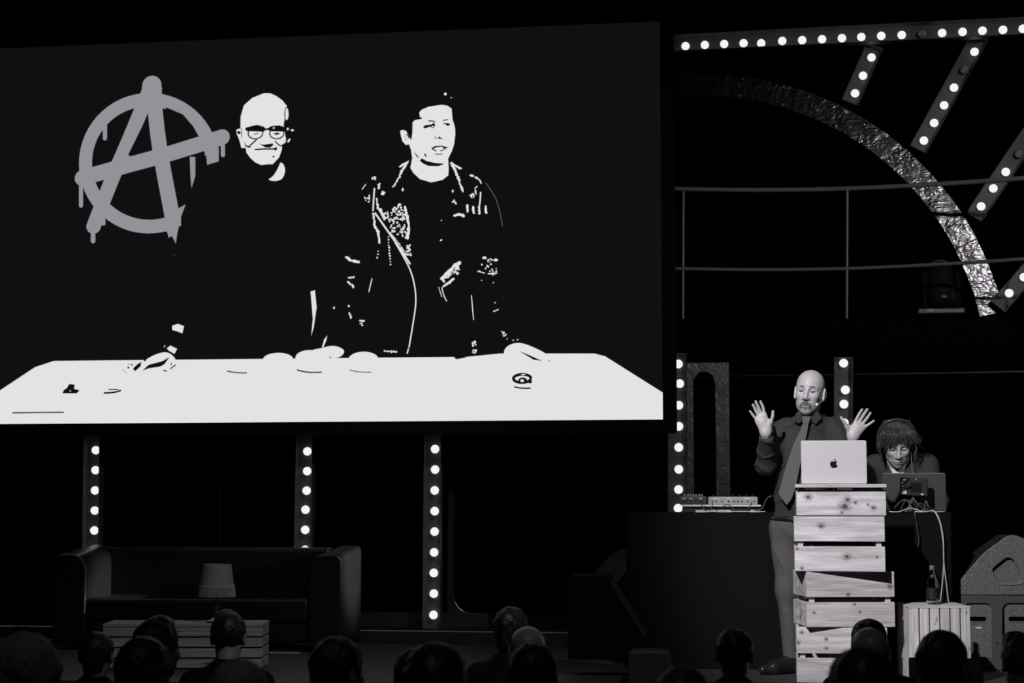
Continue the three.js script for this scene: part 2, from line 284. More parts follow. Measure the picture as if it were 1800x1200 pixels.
  for (const [x, y] of [[724, 322], [756, 330], [786, 332], [822, 328]]) row([[x, y - 18], [x + 2, y + 14]], 6, 2); row([[660, 355], [685, 350], [705, 358]], 9, 2.6); dots([[645, 285], [660, 268], [668, 298], [652, 298]], 6, 1, 2); oval(648, 228, 1.8, 2.6, WHITE);
  c.globalAlpha = 0.45; curve([[822, 185], [862, 240], [885, 290], [905, 375], [910, 410]], K(1.2), WHITE); c.globalAlpha = 1;
  row([[590, 690], [625, 655], [660, 620], [685, 605]], 34, 2.8); dots([[585, 700], [620, 650], [690, 595], [685, 640], [640, 670], [600, 710]], 46, 1, 2.3); dots([[655, 660], [680, 650], [675, 675]], 7, 1, 2); row([[600, 730], [630, 710], [650, 690]], 12, 2.2); curve([[574, 735], [590, 785]], K(1.5), WHITE); curve([[590, 735], [602, 790], [616, 806]], K(2), WHITE);
  row([[88, 575], [110, 592], [150, 600]], 12, 2.4); row([[100, 685], [128, 680]], 5, 1.6); row([[95, 705], [125, 732]], 8, 1.8); curve([[222, 690], [206, 758]], K(2), WHITE); oval(22, 843, 1.6, 2.4, WHITE); oval(100, 834, 2, 2, WHITE); row([[102, 872], [112, 895]], 4, 1.8); row([[160, 912], [178, 912]], 4, 1.7); row([[163, 925], [170, 934]], 3, 1.5);
  dots([[778, 650], [800, 580], [885, 575], [885, 680], [830, 665]], 30, 0.9, 2); oval(815, 579, 4, 2.4, WHITE); oval(875, 591, 4, 2.6, WHITE); curve([[780, 650], [815, 660]], K(2), WHITE); curve([[835, 664], [880, 660]], K(2.2), WHITE); oval(800, 698, 1.4, 1, WHITE); oval(862, 710, 1.6, 1, WHITE);
  curve([[747, 778], [752, 850], [758, 905]], K(1.8), WHITE); curve([[863, 862], [888, 852]], K(2), WHITE); oval(871, 816, 1.6, 1.2, WHITE); dots([[745, 1025], [772, 1015], [770, 1045], [752, 1045]], 10, 1.2, 2.2); dots([[752, 1065], [775, 1065], [770, 1085], [752, 1085]], 8, 1.2, 2); row([[290, 1070], [350, 1076]], 6, 2); dots([[900, 955], [915, 960], [940, 1005], [925, 1028]], 10, 1, 1.8); oval(967, 1014, 1.6, 1.2, WHITE); oval(990, 1011, 1.6, 1.2, WHITE); oval(588, 382, 1.4, 1, WHITE); dots([[576, 485], [594, 478], [588, 508]], 4, 0.9, 1.6);

  // white table with dishes, hands and small things on it
  T = S;
  fill([[0, 686], [62, 645], [95, 634], [300, 632], [800, 627], [800, 629], [880, 621], [1045, 621], [1064, 626], [1172, 694], [1172, 745], [-30, 750], [-30, 700]], WHITE);
  fill([[798, 628], [806, 624], [820, 628], [803, 631]], BG);
  for (const [x, y, rx, ry] of [[489, 631, 27, 11], [545, 628, 26, 13], [639, 632, 27, 14]]) oval(x, y, rx, ry, WHITE);
  fill([[545, 615], [565, 612], [585, 606], [603, 612], [607, 620], [595, 630], [560, 632]], WHITE, true); fill([[884, 618], [893, 606], [912, 601], [935, 608], [968, 625], [960, 636], [890, 632]], WHITE, true);
  curve([[400, 652], [415, 656], [434, 655]], K(1.6), BG); curve([[523, 650], [540, 656], [565, 654]], K(1.9), BG); curve([[615, 650], [630, 655], [652, 654]], K(1.2), BG); oval(581, 628, 1.6, 0.9, BG, 0.6);
  fill([[913, 617], [930, 624], [952, 634], [938, 632], [930, 627]], BG); oval(965, 634, 1.1, 0.8, BG);
  fill([[246, 640], [262, 628], [285, 618], [300, 620], [312, 634], [306, 652], [296, 648], [270, 650], [250, 654], [238, 652]], WHITE, true);
  fill([[251, 651], [262, 641], [285, 635], [298, 628], [289, 640], [282, 644], [262, 647]], BG); fill([[234, 648], [242, 640], [249, 636], [247, 644], [238, 652]], BG); for (const [x, y, r] of [[226, 646, 1.8], [232, 641, 1.6], [217, 650, 1], [221, 654, 1], [226, 640, 1], [255, 633, 2]]) oval(x, y, r, r * 0.8, BG); curve([[300, 648], [309, 641]], K(1.6), BG); curve([[288, 651], [293, 652]], K(1.8), BG); curve([[301, 641], [302, 638]], K(1.4), BG);
  fill([[303, 572], [313, 569], [324, 573], [321, 586], [311, 582], [303, 580]], WHITE); fill([[293, 612], [300, 607], [312, 613], [307, 622], [298, 617]], WHITE); fill([[288, 609], [291, 605], [290, 611]], WHITE);
  fill([[546, 512], [554, 510], [557, 540], [552, 575], [547, 592], [550, 560]], WHITE); fill([[566, 610], [570, 596], [576, 589], [574, 598], [568, 612]], WHITE);
  fill([[118, 682], [122, 675], [132, 676], [130, 683], [140, 686], [135, 691], [110, 691], [113, 685]], BG); oval(124, 687, 1.5, 1.2, WHITE); curve([[192, 684.5], [208, 684.5]], K(1.8), BG); curve([[184, 690.5], [206, 690], [212, 686]], K(2.6), BG); curve([[23, 725.5], [60, 724.5], [112, 724.5]], K(1.9), BG);
  { const q = T(918, 665); c.beginPath(); c.ellipse(q[0], q[1], K(15), K(7), 0, 0.35, 6.1); c.lineWidth = K(4.5); c.strokeStyle = BG; c.stroke(); } oval(919, 668, 7, 4.5, BG); oval(918, 669, 3.4, 2.6, WHITE); oval(932, 671, 3, 2.5, BG); oval(920, 658, 4, 1.2, WHITE); curve([[905, 680], [918, 683], [932, 682]], K(2.2), BG);

  const tex = new THREE.CanvasTexture(cv); tex.colorSpace = THREE.SRGBColorSpace; tex.anisotropy = 8;
  const cx = (x0 + x1) / 2, cy = (y0 + y1) / 2, w = x1 - x0, h = y1 - y0, b = 0.088;
  const t = thing('projection_screen', 'large projection screen showing two stencilled men behind a white table', 'screen', [cx, y0 - b, ZS]);
  const g = new THREE.PlaneGeometry(w, h); g.translate(0, h / 2 + b, 0.004);
  put('image_surface', g, new THREE.MeshPhysicalMaterial({ color: 0x050505, roughness: 0.9, specularIntensity: 0.1, emissive: 0xffffff, emissiveMap: tex, emissiveIntensity: 1 }), t);
  put('backing', box(w + 0.05, h + 0.05, 0.03, 0, h / 2 + b, -0.016), M.black, t);
  const outer = poly(rectPts(-w / 2 - b, 0, w / 2 + b, h + 2 * b)); outer.holes.push(new THREE.Path(poly(rectPts(-w / 2, b, w / 2, h + b)).getPoints()));
  put('border', extrude(outer, 0.018, 0.003), dull(0.012, 0.2), t);
  for (const sx of [-1.6, 1.6]) put('suspension_cable', tube([[sx, h + 2 * b - 0.01, 0], [sx, 7 - (y0 - b), 0]], 0.006, 4, 6), M.cable, t);
  const glow = new THREE.RectAreaLight(0xf4f2f8, 0.06, w, h); glow.name = 'screen_glow';
  glow.position.set(cx, cy, ZS + 0.03); glow.lookAt(cx, cy, 5); scene.add(glow);
}

// ---------------------------------------------------------------- bars of light bulbs
const bulbGeo = lathe([[0.0001, -0.031], [0.012, -0.0285], [0.022, -0.021], [0.029, -0.009], [0.0305, 0.002], [0.028, 0.013], [0.021, 0.022], [0.013, 0.029], [0.0125, 0.04]].map(([x, y]) => [x, -y]), 24).rotateX(Math.PI / 2);
const socketGeo = cyl(0.017, 0.02, 0.02, 0, 0, 0, 16).rotateX(Math.PI / 2);
const BAR_W = 0.128, BAR_D = 0.075;
// p0, p1: the two ends of the bar's middle line, on the plane of the back plate; lit and dead: where the bulbs sit
function lightBar(label, p0, p1, z, lit, dead = [], group = 'bars of round bulbs') {
  const a = at(...p0, z), b = at(...p1, z), low = a.y < b.y ? a : b, high = low === a ? b : a, d = high.clone().sub(low), L = d.length();
  const t = thing('light_bar', label, 'light', low, 0, group);
  t.rotation.z = Math.atan2(-d.x, d.y);
  put('back_plate', box(BAR_W, L, 0.008, 0, L / 2, -0.004), M.housing, t);
  for (const sx of [-1, 1]) put('side_flange', box(0.005, L, BAR_D, sx * (BAR_W / 2 - 0.0025), L / 2, BAR_D / 2), M.housing, t);
  for (const y of [0.0025, L - 0.0025]) put('end_plate', box(BAR_W - 0.012, 0.005, BAR_D, 0, y, BAR_D / 2), M.housing, t);
  t.updateMatrixWorld(true);
  for (const [list, m] of [[lit, M.bulb], [dead, M.deadBulb]]) for (const [x, y] of list) {
    const p = t.worldToLocal(at(x, y, z + 0.047));
    const bl = put('bulb', bulbGeo, m, t); bl.position.copy(p); bl.position.z = 0.047;
    if (m === M.deadBulb) bl.userData.label = 'unlit dark bulb';
    const so = put('socket', socketGeo, M.socket, bl); so.position.z = -0.037;
  }
  if (lit.length) {
    const l = new THREE.RectAreaLight(0xf6f2f8, 0.12, 0.06, L * 0.96); l.name = 'bar_glow';
    const m = low.clone().add(high).multiplyScalar(0.5); l.position.set(m.x, m.y, z + 0.081); l.rotation.set(0, Math.PI, 0); l.rotation.z = -t.rotation.z; scene.add(l);
  }
  return t;
}
const ZC = -11.95, ZR = -12.45, ZQ = -12.56;
lightBar('upright bar of bulbs rising behind the far arm of the sofa', [164, 1104], [168.5, 700], ZC, [[168.4, 791], [167.8, 826], [167, 861.6], [166.6, 897], [165.8, 932], [165.2, 967], [164.6, 1003], [164, 1038], [163.5, 1074]]);
lightBar('upright bar of bulbs rising behind the sofa arm that is nearer the speaker', [534, 1104], [541, 700], ZC, [[540.2, 793], [539.9, 827.7], [539, 862], [537, 895.5], [536.4, 931], [536.2, 966], [535.6, 1002], [535, 1038], [534.5, 1073]]);
lightBar('upright bar of nine bulbs standing free beside the sofa', [761.5, 1104], [764.5, 700], ZC, [[764.7, 789], [764.7, 825], [764, 861.6], [764, 898], [763.8, 934], [763, 970.5], [762.5, 1006.6], [762.5, 1043], [761.9, 1080.4]]);
lightBar('upright bar of bulbs half hidden by the edge of the projection screen', [1190.5, 1104], [1191.5, 622], ZC, [[1192.5, 639.5], [1194.7, 674], [1193.3, 712], [1193.3, 749], [1193.1, 786], [1193.1, 824.5], [1192.8, 860], [1192, 893]]);
lightBar('upright bar of bulbs behind the head and hand of the bearded speaker', [1480, 1104], [1482, 629], ZC, [[1483, 638], [1486, 685], [1483.5, 710], [1484, 743], [1484, 780], [1484, 817]]);
lightBar('long level bar of bulbs across the top above the arch', [1090, 84.5], [1900, 44.6], ZR, [[1205, 81], [1239, 79], [1273, 77.3], [1307, 76], [1338, 76], [1375, 72], [1410, 70.5], [1445, 69], [1480, 67], [1514, 65], [1549, 63], [1585, 61.5], [1656, 58], [1692, 56], [1727, 54], [1763, 52.5], [1798, 50.5], [1834, 49]], [[1621, 59.5]]);
lightBar('short slanted bar of three bulbs between the arch and the top bar', [1537, 84], [1493, 184], ZQ, [[1532, 101], [1517, 133], [1503, 164]]);
lightBar('slanted bar of six bulbs with one unlit, under the top bar', [1722, 66], [1612, 266], ZQ, [[1713, 91], [1677, 154], [1659.5, 185], [1642, 216], [1624, 247]], [[1695, 122]]);
lightBar('slanted bar of bulbs crossed by the top rail of the balcony', [1836, 198], [1710, 384], ZQ, [[1768, 302], [1746, 331], [1724.6, 362.6]], [[1791, 270]]);
lightBar('lowest slanted bar of bulbs, meeting the foot of the arch', [1862, 414], [1752, 541], ZQ, [[1774, 515], [1800, 487], [1827, 459]]);

// ---------------------------------------------------------------- foil-covered arch, frames, balcony rail, moving head lamp
function metricUV(g, k = 1) { const p = g.attributes.position, uv = new Float32Array(p.count * 2), n = g.attributes.normal; for (let i = 0; i < p.count; i++) { const ax = Math.abs(n.getX(i)), ay = Math.abs(n.getY(i)), az = Math.abs(n.getZ(i)); uv[2 * i] = k * (ax > az && ax > ay ? p.getZ(i) : p.getX(i)); uv[2 * i + 1] = k * (ay > az && ay >= ax ? p.getZ(i) : p.getY(i)); } g.setAttribute('uv', new THREE.BufferAttribute(uv, 2)); return g; }
{
  const ZA = -12.75, ctr = at(1224, 660, ZA), rim = at(1771, 660, ZA), R1 = rim.x - ctr.x, R0 = R1 - (at(1771, 660, ZA).x - at(1729, 660, ZA).x);
  const foot = at(1750, 553, ZA).y - ctr.y, t = thing('arch', 'curved foil-covered metal arch beside the projection screen', 'arch', [ctr.x, ctr.y + foot, ZA]);
  const a0 = Math.asin(foot / R1);
  const cuts = [a0, 0.3, 0.44, 0.62, 0.8, 1.02, 1.22, 1.376, 1.7, 2.1, 2.5, Math.PI - a0];   // segments joined by seams
  for (let i = 0; i < cuts.length - 1; i++) {
    const s = new THREE.Shape(), u = cuts[i] + 0.0015, v = cuts[i + 1] - 0.0015;
    s.absarc(0, -foot, R1, u, v, false); s.absarc(0, -foot, R0, v, u, true); s.closePath();
    put('arch_segment', metricUV(extrude(s, 0.16, 0.004, 18).translate(0, 0, i % 2 ? 0 : 0.006), 1.6), i > 7 ? M.film : M.foil, t);
    if (i > 0 && i < 8) for (const r of [R0 + 0.02, R1 - 0.02]) { const bolt = put('bolt', cyl(0.008, 0.008, 0.012, 0, 0, 0, 10).rotateX(Math.PI / 2), M.steel, t); bolt.position.set(r * Math.cos(u + 0.025), -foot + r * Math.sin(u + 0.025), 0.172); }
  }
  // ledge that carries the arch and the balcony
  const b = at(1490, 561, -12.2), top = ctr.y + foot - 0.006;
  put('balcony_ledge', [box(11, 0.22, 1.25, -1.0, Math.min(b.y, top) - 0.112, -12.8, 0.01)], dull(0.002)).userData = { label: 'dark balcony ledge carrying the railing and the arch', category: 'balcony' };
}
{
  // door-like metal frame with a rounded opening, behind the mixing desk
  const ZF = -12.25, f = (x, y) => { const p = at(x, y, ZF); return [p.x, p.y]; };
  const [xl] = f(1206, 800), [xr] = f(1282.5, 800), yb = 0.085, yt = f(1245, 640)[1], [hl] = f(1219.5, 800), [hr] = f(1260, 800), ht = f(1245, 655)[1];
  const t = thing('metal_frame', 'upright foil-covered frame with a rounded opening behind the mixing desk', 'frame', [(xl + xr) / 2, yb, ZF]);
  const o = [-(xl + xr) / 2, -yb], mv = (p) => [p[0] + o[0], p[1] + o[1]];
  const upper = at(1245, 690, ZF).y;
  const parts = [['post', poly([[xl, yb], [hl, yb], [hl, upper], [xl, upper]].map(mv))], ['post', poly([[hr, yb], [xr, yb], [xr, upper], [hr, upper]].map(mv))]];
  const top = poly([[xl, upper + 0.004], [hl, upper + 0.004], [hl, ht - 0.06], [hl + 0.05, ht], [hr - 0.06, ht], [hr - 0.015, ht - 0.03], [hr, ht - 0.09], [hr, upper + 0.004], [xr, upper + 0.004], [xr, yt], [xl, yt]].map(mv));
  for (const [n, s] of [...parts, ['lintel', top]]) put(n, metricUV(extrude(s, 0.12, 0.004), 1.6), M.frameMetal, t);
}
{
  // pole and low rail with a rounded corner beneath the projection screen
  const ZF = -12.3, f = (x, y) => { const p = at(x, y, ZF); return [p.x, p.y]; };
  const base = at(795, 1100, ZF), o = [-base.x, -0.085], mv = (p) => [p[0] + o[0], p[1] + o[1]];
  const t = thing('metal_frame', 'thin pole rising from a low metal rail beside the free-standing bulb bar', 'frame', [base.x, 0.085, ZF]);
  const yr = f(700, 1076)[1], [a] = f(612, 1080), [e] = f(860, 1080), [p0] = f(790, 900), [p1] = f(799, 900);
  const post = poly([[p0, yr + 0.003], [p1, yr + 0.003], [p1, 2.03], [p0, 2.03]].map(mv));
  put('post', metricUV(extrude(post, 0.05, 0.004), 1.6), mat(0.12, 0.3, 0.8), t);
  const s = new THREE.Shape(), q = [[a, 0.085], [e, 0.085], [e, yr]].map(mv); s.moveTo(...q[0]); s.lineTo(...q[1]); s.lineTo(...q[2]);
  const [c0x, c0y] = mv([p1 + 0.16, yr]); s.lineTo(c0x, c0y); s.quadraticCurveTo(c0x - 0.14, c0y, c0x - 0.16, c0y + 0.14); s.lineTo(...mv([p1 + 0.005, yr])); s.lineTo(...mv([a, yr])); s.closePath();
  put('rail', metricUV(extrude(s, 0.06, 0.003), 1.6), mat(0.2, 0.28, 0.9, { bumpMap: foilTex, bumpScale: 0.006 }), t);
  for (const y of [1000, 1040]) { const c = put('collar', cyl(0.024, 0.024, 0.012), M.darkMetal, t); c.position.set((p0 + p1) / 2 - base.x, at(795, y, ZF).y - 0.085, 0.025); }
}
// thin vertical wires catching light behind the sofa
tag(put('hanging_wire', tube([at(388.5, 769, -12.2).setY(7), at(388.5, 769, -12.2), at(387, 860, -12.2), at(385.5, 958, -12.2)], 0.0045, 10, 6), M.steel), 'thin shiny wire hanging behind the middle of the sofa', 'wire');
tag(put('hanging_wire', tube([at(197.5, 790, -12.2).setY(7), at(197.5, 790, -12.2), at(197, 850, -12.2)], 0.004, 4, 6), M.steel), 'short thin wire beside the bulb bar behind the far sofa arm', 'wire');
{
  const zr = (px) => -12.2 + 0.55 * Math.pow(clamp((px - 1250) / 600, 0, 1), 1.6);
  const b = at(1490, 560, zr(1490)), t = thing('balcony_railing', 'dark tubular balcony railing curving in front of the arch', 'railing', b);
  const loc = (px, py) => at(px, py, zr(px)).sub(b);
  put('top_rail', tube([[1080, 329], [1190, 332], [1350, 334], [1500, 331], [1650, 323.5], [1800, 313], [1900, 304]].map(([x, y]) => loc(x, y)), 0.0165, 80, 12), M.pipe, t);
  put('middle_rail', tube([[1080, 470], [1190, 472], [1350, 474], [1500, 471.5], [1650, 464.5], [1800, 455], [1900, 447]].map(([x, y]) => loc(x, y)), 0.0125, 80, 12), M.pipe, t);
  for (const [x0, x1] of [[1201.5, 1200.5], [1489.5, 1488.5], [1846, 1844]]) put('post', tube([loc(x0, 329 + (x0 > 1700 ? -13 : 3)), loc(x1, x0 > 1700 ? 545 : 560)], 0.0095, 4, 10), M.pipe, t);
}
{
  const b = at(1655, 555, -12.45), s = (at(1700, 500, -12.45).x - at(1600, 500, -12.45).x) / 100;      // metres in a photograph pixel there
  const t = thing('moving_head_lamp', 'dark moving head stage lamp standing before the foot of the arch', 'lamp', b);
  put('base', [box(84 * s, 12 * s, 0.24, -3 * s, 6 * s, 0, 0.012)], mat(0.03, 0.35), t);
  put('display', box(14 * s, 5 * s, 0.003, -22 * s, 7 * s, 0.121), mat(0.2, 0.3), t);
  for (const sx of [-1, 1]) put('yoke_arm', [box(10 * s, 66 * s, 0.1, sx * 29 * s, 46 * s, 0, 0.014)], dull(0.012, 0.3), t);
  put('lamp_head', lathe([[0.001, -42 * s], [22 * s, -42 * s], [26 * s, -30 * s], [24 * s, 20 * s], [20 * s, 40 * s], [17 * s, 44 * s], [0.001, 44 * s]], 28).rotateX(-0.35).translate(0, 54 * s, 0), mat(0.02, 0.3), t);
  put('handle', tube([[-18 * s, 88 * s, 0.02], [-10 * s, 98 * s, 0.02], [8 * s, 98 * s, 0.02], [16 * s, 88 * s, 0.02]], 0.008, 14, 8), mat(0.05, 0.3), t);
}
// dark pipe crossing the back below the balcony
tag(put('cross_pipe', tube([at(1215, 662, -12.65), at(1500, 658, -12.65), at(1690, 655, -12.65), at(1850, 652, -12.65)], 0.009, 20, 10), mat(0.05, 0.3, 0.8)), 'thin dark pipe running level below the balcony ledge', 'pipe');
// ---------------------------------------------------------------- sofa, coffee table, lamp
{
  const zf = -11.0, a = at(97, 1000, zf), b = at(590, 1000, zf), w = b.x - a.x, d = 0.7, hA = at(97, 977, zf).y, hB = at(350, 961.5, zf - d + 0.12).y, aw = 0.2, seatY = at(350, 1052, zf - 0.05).y;
  const t = thing('sofa', 'long black leather sofa with squared padded arms, behind the slatted coffee table', 'sofa', [(a.x + b.x) / 2, 0, zf - d / 2], 0.045);
  for (const s of [-1, 1]) {
    const x0 = s * w / 2, x1 = s * (w / 2 - aw), pts = [[x0, 0.04], [x0, hA], [x1, hA], [x1, 0.04]];
    const g = extrude(roundPoly(s < 0 ? pts.slice().reverse() : pts, s < 0 ? [0.02, 0.11, 0.03, 0.01] : [0.01, 0.03, 0.11, 0.02], THREE.Shape), d - 0.03, 0.012, 10);
    const p = g.attributes.position; for (let i = 0; i < p.count; i++) { const y = p.getY(i), k = sstep(hA - 0.25, hA, y); p.setY(i, y + k * (hB - hA) * sstep(d, d * 0.2, p.getZ(i))); }
    g.computeVertexNormals(); put('armrest', g.translate(0, 0, -d / 2 + 0.015), M.leather, t);
  }
  put('backrest', box(w - 2 * aw + 0.06, hB - 0.06, 0.17, 0, (hB + 0.06) / 2, -d / 2 + 0.1, 0.03), M.leather, t);
  put('seat_cushion', new RoundedBoxGeometry(w - 2 * aw - 0.004, 0.15, d - 0.2, 4, 0.035).translate(0, seatY - 0.075, 0.075), M.leather, t);
  put('base_panel', box(w - 2 * aw - 0.002, seatY - 0.22, d - 0.22, 0, 0.06 + (seatY - 0.22) / 2, 0.05, 0.01), M.leather, t);
  for (const sx of [-1, 1]) for (const sz of [-1, 1]) put('foot', cyl(0.025, 0.02, 0.045, sx * (w / 2 - 0.1), 0.0225, sz * (d / 2 - 0.09), 14), M.darkMetal, t);
}
const plankGeo = {};
const plank = (l, h, th) => { const k = [l, h, th].map((n) => n.toFixed(3)).join(); return plankGeo[k] ??= new RoundedBoxGeometry(l, h, th, 1, Math.min(0.003, th * 0.2)); };
{
  const zf = -9.8, a = at(181, 1100, zf + 0.08), b = at(462, 1100, zf - 0.08), w = Math.hypot(b.x - a.x, 0.16), d = 0.3, H = at(300, 1095.5, zf).y;
  const t = thing('coffee_table', 'low weathered wooden coffee table of level planks standing before the sofa', 'table', [(a.x + b.x) / 2 - 0.5 * d * 0.17, 0, zf - d / 2], 0.16);
  const hp = (H - 0.022) / 4;
  for (let r = 0; r < 4; r++) {
    const y = 0.004 + hp * (r + 0.5);
    for (const s of [-1, 1]) {
      const m = put('plank', plank(w, hp - 0.009, 0.02), WOOD_GREY[(r + (s > 0 ? 0 : 2)) % 4], t); m.position.set(0, y, s * (d / 2 - 0.01));
      const q = put('plank', plank(d - 0.046, hp - 0.009, 0.02), WOOD_GREY[(r + 1) % 4], t); q.position.set(s * (w / 2 - 0.011), y, 0); q.rotation.y = Math.PI / 2;
    }
  }
  for (let r = 0; r < 3; r++) { const m = put('plank', plank(w + 0.006, d / 3 - 0.006, 0.02), WOOD_GREY[(r * 3 + 1) % 4], t); m.position.set(0, H - 0.01, -d / 2 + (r + 0.5) * d / 3); m.rotation.x = -Math.PI / 2; }
  for (const sx of [-1, 1]) for (const sz of [-1, 1]) put('corner_post', box(0.04, H - 0.024, 0.04, sx * (w / 2 - 0.044), (H - 0.02) / 2, sz * (d / 2 - 0.042)), WOOD_GREY[0], t);

  const lp = at(380, 1093, -9.93), L = thing('table_lamp', 'unlit table lamp with a fringed fabric shade on the coffee table', 'lamp', [lp.x, H, -9.93]);
  const yb = at(380, 1048, -9.93).y - H, yf = at(380, 1030, -9.93).y - H, yt = at(380, 991, -9.93).y - H, rb = 0.112, rt = 0.085, rf = lerp(rb, rt, (yf - yb) / (yt - yb));
  put('base', lathe([[0.001, 0], [0.062, 0], [0.064, 0.008], [0.05, 0.014], [0.03, 0.02], [0.02, 0.03], [0.001, 0.03]], 32), mat(0.25, 0.3, 0.9), L);
  put('stem', lathe([[0.011, 0.028], [0.016, 0.04], [0.009, 0.05], [0.014, 0.062], [0.007, 0.075], [0.011, 0.09], [0.017, 0.1], [0.011, 0.112], [0.006, 0.125], [0.006, yt - 0.03], [0.001, yt - 0.03]], 24), mat(0.25, 0.3, 0.9), L);
  put('shade', lathe([[rf, yf], [rt, yt], [rt - 0.003, yt], [rf - 0.003, yf], [rf, yf]], 48), M.shade, L);
  const band = []; for (let i = 0; i < 96; i++) { const q = i / 96 * Math.PI * 2, k = 1 + 0.02 * Math.sin(i * 12.9); band.push(tube([[rf * Math.cos(q), yf + 0.004, rf * Math.sin(q)], [rb * k * Math.cos(q), yb + 0.002 * Math.sin(i * 5.1), rb * k * Math.sin(q)]], 0.0034, 1, 5)); }
  put('fringe', band, mat(0.22, 0.95), L).userData.kind = 'stuff';
  put('fringe_band', lathe([[rf + 0.003, yf - 0.004], [rf + 0.004, yf + 0.008], [rf - 0.004, yf + 0.008], [rf - 0.004, yf - 0.004], [rf + 0.003, yf - 0.004]], 48), mat(0.24, 0.9), L);
}
tag(put('floor_cable', tube([V(...at(462, 1146, -10.9).setY(0.005)), V(...at(495, 1143, -10.9).setY(0.005)), V(...at(527, 1141, -10.9).setY(0.005))], 0.005, 12, 6), M.cableLight), 'short pale cable lying on the stage floor by the sofa', 'cable');

// ---------------------------------------------------------------- lectern of stacked crates with a laptop on top
const ZL = -9.5, LY = (py) => at(1478, py, ZL).y, LX = (px) => at(px, 950, ZL).x;
function crate(label, xl, xr, zFront, turn, bands, mats, y0, y1, d = 0.34) {
  const w = xr - xl, ctr = V((xl + xr) / 2, y0, zFront), off = V(0, 0, -d / 2).applyAxisAngle(V(0, 1, 0), turn);
  const t = thing('wooden_crate', label, 'crate', ctr.add(off), turn, 'crates stacked as a lectern'), th = 0.018;
  bands.forEach(([yb, yt], i) => {
    const h = yt - yb, y = (yb + yt) / 2 - y0;
    const f = put('plank', plank(w, h, th), WOOD[mats[i]], t); f.position.set(0, y, d / 2 - th / 2);
    const r = put('plank', plank(w, h, th), WOOD[(mats[i] + 4) % 9], t); r.position.set(0, y, -d / 2 + th / 2); r.rotation.y = Math.PI;
    for (const s of [-1, 1]) { const q = put('plank', plank(d - 2 * th - 0.002, h, th), WOOD[(mats[i] + 6 + s) % 9], t); q.position.set(s * (w / 2 - th / 2), y, 0); q.rotation.y = s * Math.PI / 2; }
  });
  for (const sx of [-1, 1]) for (const sz of [-1, 1]) { const p = put('corner_post', plank(y1 - y0, 0.03, 0.03), WOOD[6], t); p.position.set(sx * (w / 2 - th - 0.015), (y1 - y0) / 2, sz * (d / 2 - th - 0.016)); p.rotation.z = Math.PI / 2; }
  for (let i = 0; i < 3; i++) { const q = put('bottom_board', plank(w - 2 * th - 0.07, 0.09, 0.012), WOOD[(i + 5) % 9], t); q.rotation.x = -Math.PI / 2; q.position.set(0, 0.008, (i - 1) * 0.1); }
  return t;
}
const yA = LY(1103.5), yB = LY(1004.6), yC = LY(906.5), yD = LY(857);
crate('bottom crate of the lectern, standing on the stage floor', LX(1397.5), LX(1557.5), -9.547, 0, [[0.006, LY(1157) - 0.003], [LY(1150), yA - 0.001]], [7, 5], 0, yA);
crate('twisted crate of the lectern, second from the floor', LX(1494.5) - 0.2425, LX(1494.5) + 0.2425, -9.55, 0.2, [[yA + 0.002, LY(1059)], [LY(1050), yB - 0.001]], [4, 3], yA, yB);
crate('crate of the lectern above the twisted one, with a ringed knot', LX(1396.3), LX(1555.8), ZL, 0, [[yB + 0.001, LY(960)], [LY(951.5), yC - 0.003]], [2, 1], yB, yC);
crate('shallow top crate of the lectern, one knotty plank high', LX(1401), LX(1559), -9.495, 0, [[yC + 0.002, LY(861)]], [0], yC, yD);
{
  const top = LY(850.5), t = tag(put('lectern_board', plank(LX(1559.5) - LX(1398.5), top - yD - 0.0005, 0.39), WOOD[7]), 'thin wooden board lying on the lectern under the silver laptop', 'board');
  t.position.set(LX(1479), (top + yD) / 2, -9.655);
  // silver laptop, its lid towards the hall
  const z = -9.53, xl = at(1408.3, 800, z).x, xr = at(1522.8, 800, z).x, w = xr - xl, h = at(1465, 774.5, z).y - top - 0.004;
  const L = thing('laptop', 'open silver laptop with a black fruit emblem on the lectern', 'laptop', [(xl + xr) / 2, top, z]);
  put('keyboard_base', new RoundedBoxGeometry(w, 0.011, 0.245, 3, 0.004).translate(0, 0.006, -0.122), M.alu, L);
  const lid = put('lid', extrude(roundPoly(rectPts(-w / 2, 0, w / 2, h), 0.011), 0.004, 0.001, 8), M.alu, L);
  lid.position.set(0, 0.005, 0); lid.rotation.x = 0.03;
  put('screen', box(w - 0.02, h - 0.02, 0.0008, 0, h / 2, -0.0016), mat(0.02, 0.2), lid);
  const k = 0.0000475 * 1, e = (x, y) => [(x - 744) * 0.00085, (778 - y) * 0.00085];
  const s = new THREE.Shape(); s.moveTo(...e(745, 766)); s.bezierCurveTo(...e(755, 758), ...e(764, 762), ...e(766, 767)); s.bezierCurveTo(...e(756, 774), ...e(757, 787), ...e(768, 792)); s.bezierCurveTo(...e(764, 802), ...e(757, 810), ...e(745, 804)); s.bezierCurveTo(...e(733, 810), ...e(726, 803), ...e(721, 787)); s.bezierCurveTo(...e(717, 768), ...e(730, 757), ...e(745, 766));
  const leaf = new THREE.Shape(); leaf.moveTo(...e(744, 759)); leaf.bezierCurveTo(...e(744, 752), ...e(749, 747), ...e(755, 747)); leaf.bezierCurveTo(...e(756, 753), ...e(751, 759), ...e(744, 759));
  put('emblem', extrude([s, leaf], 0.0006, 0, 16).translate(0, h * 0.46, 0.0052), M.ink, lid);
}

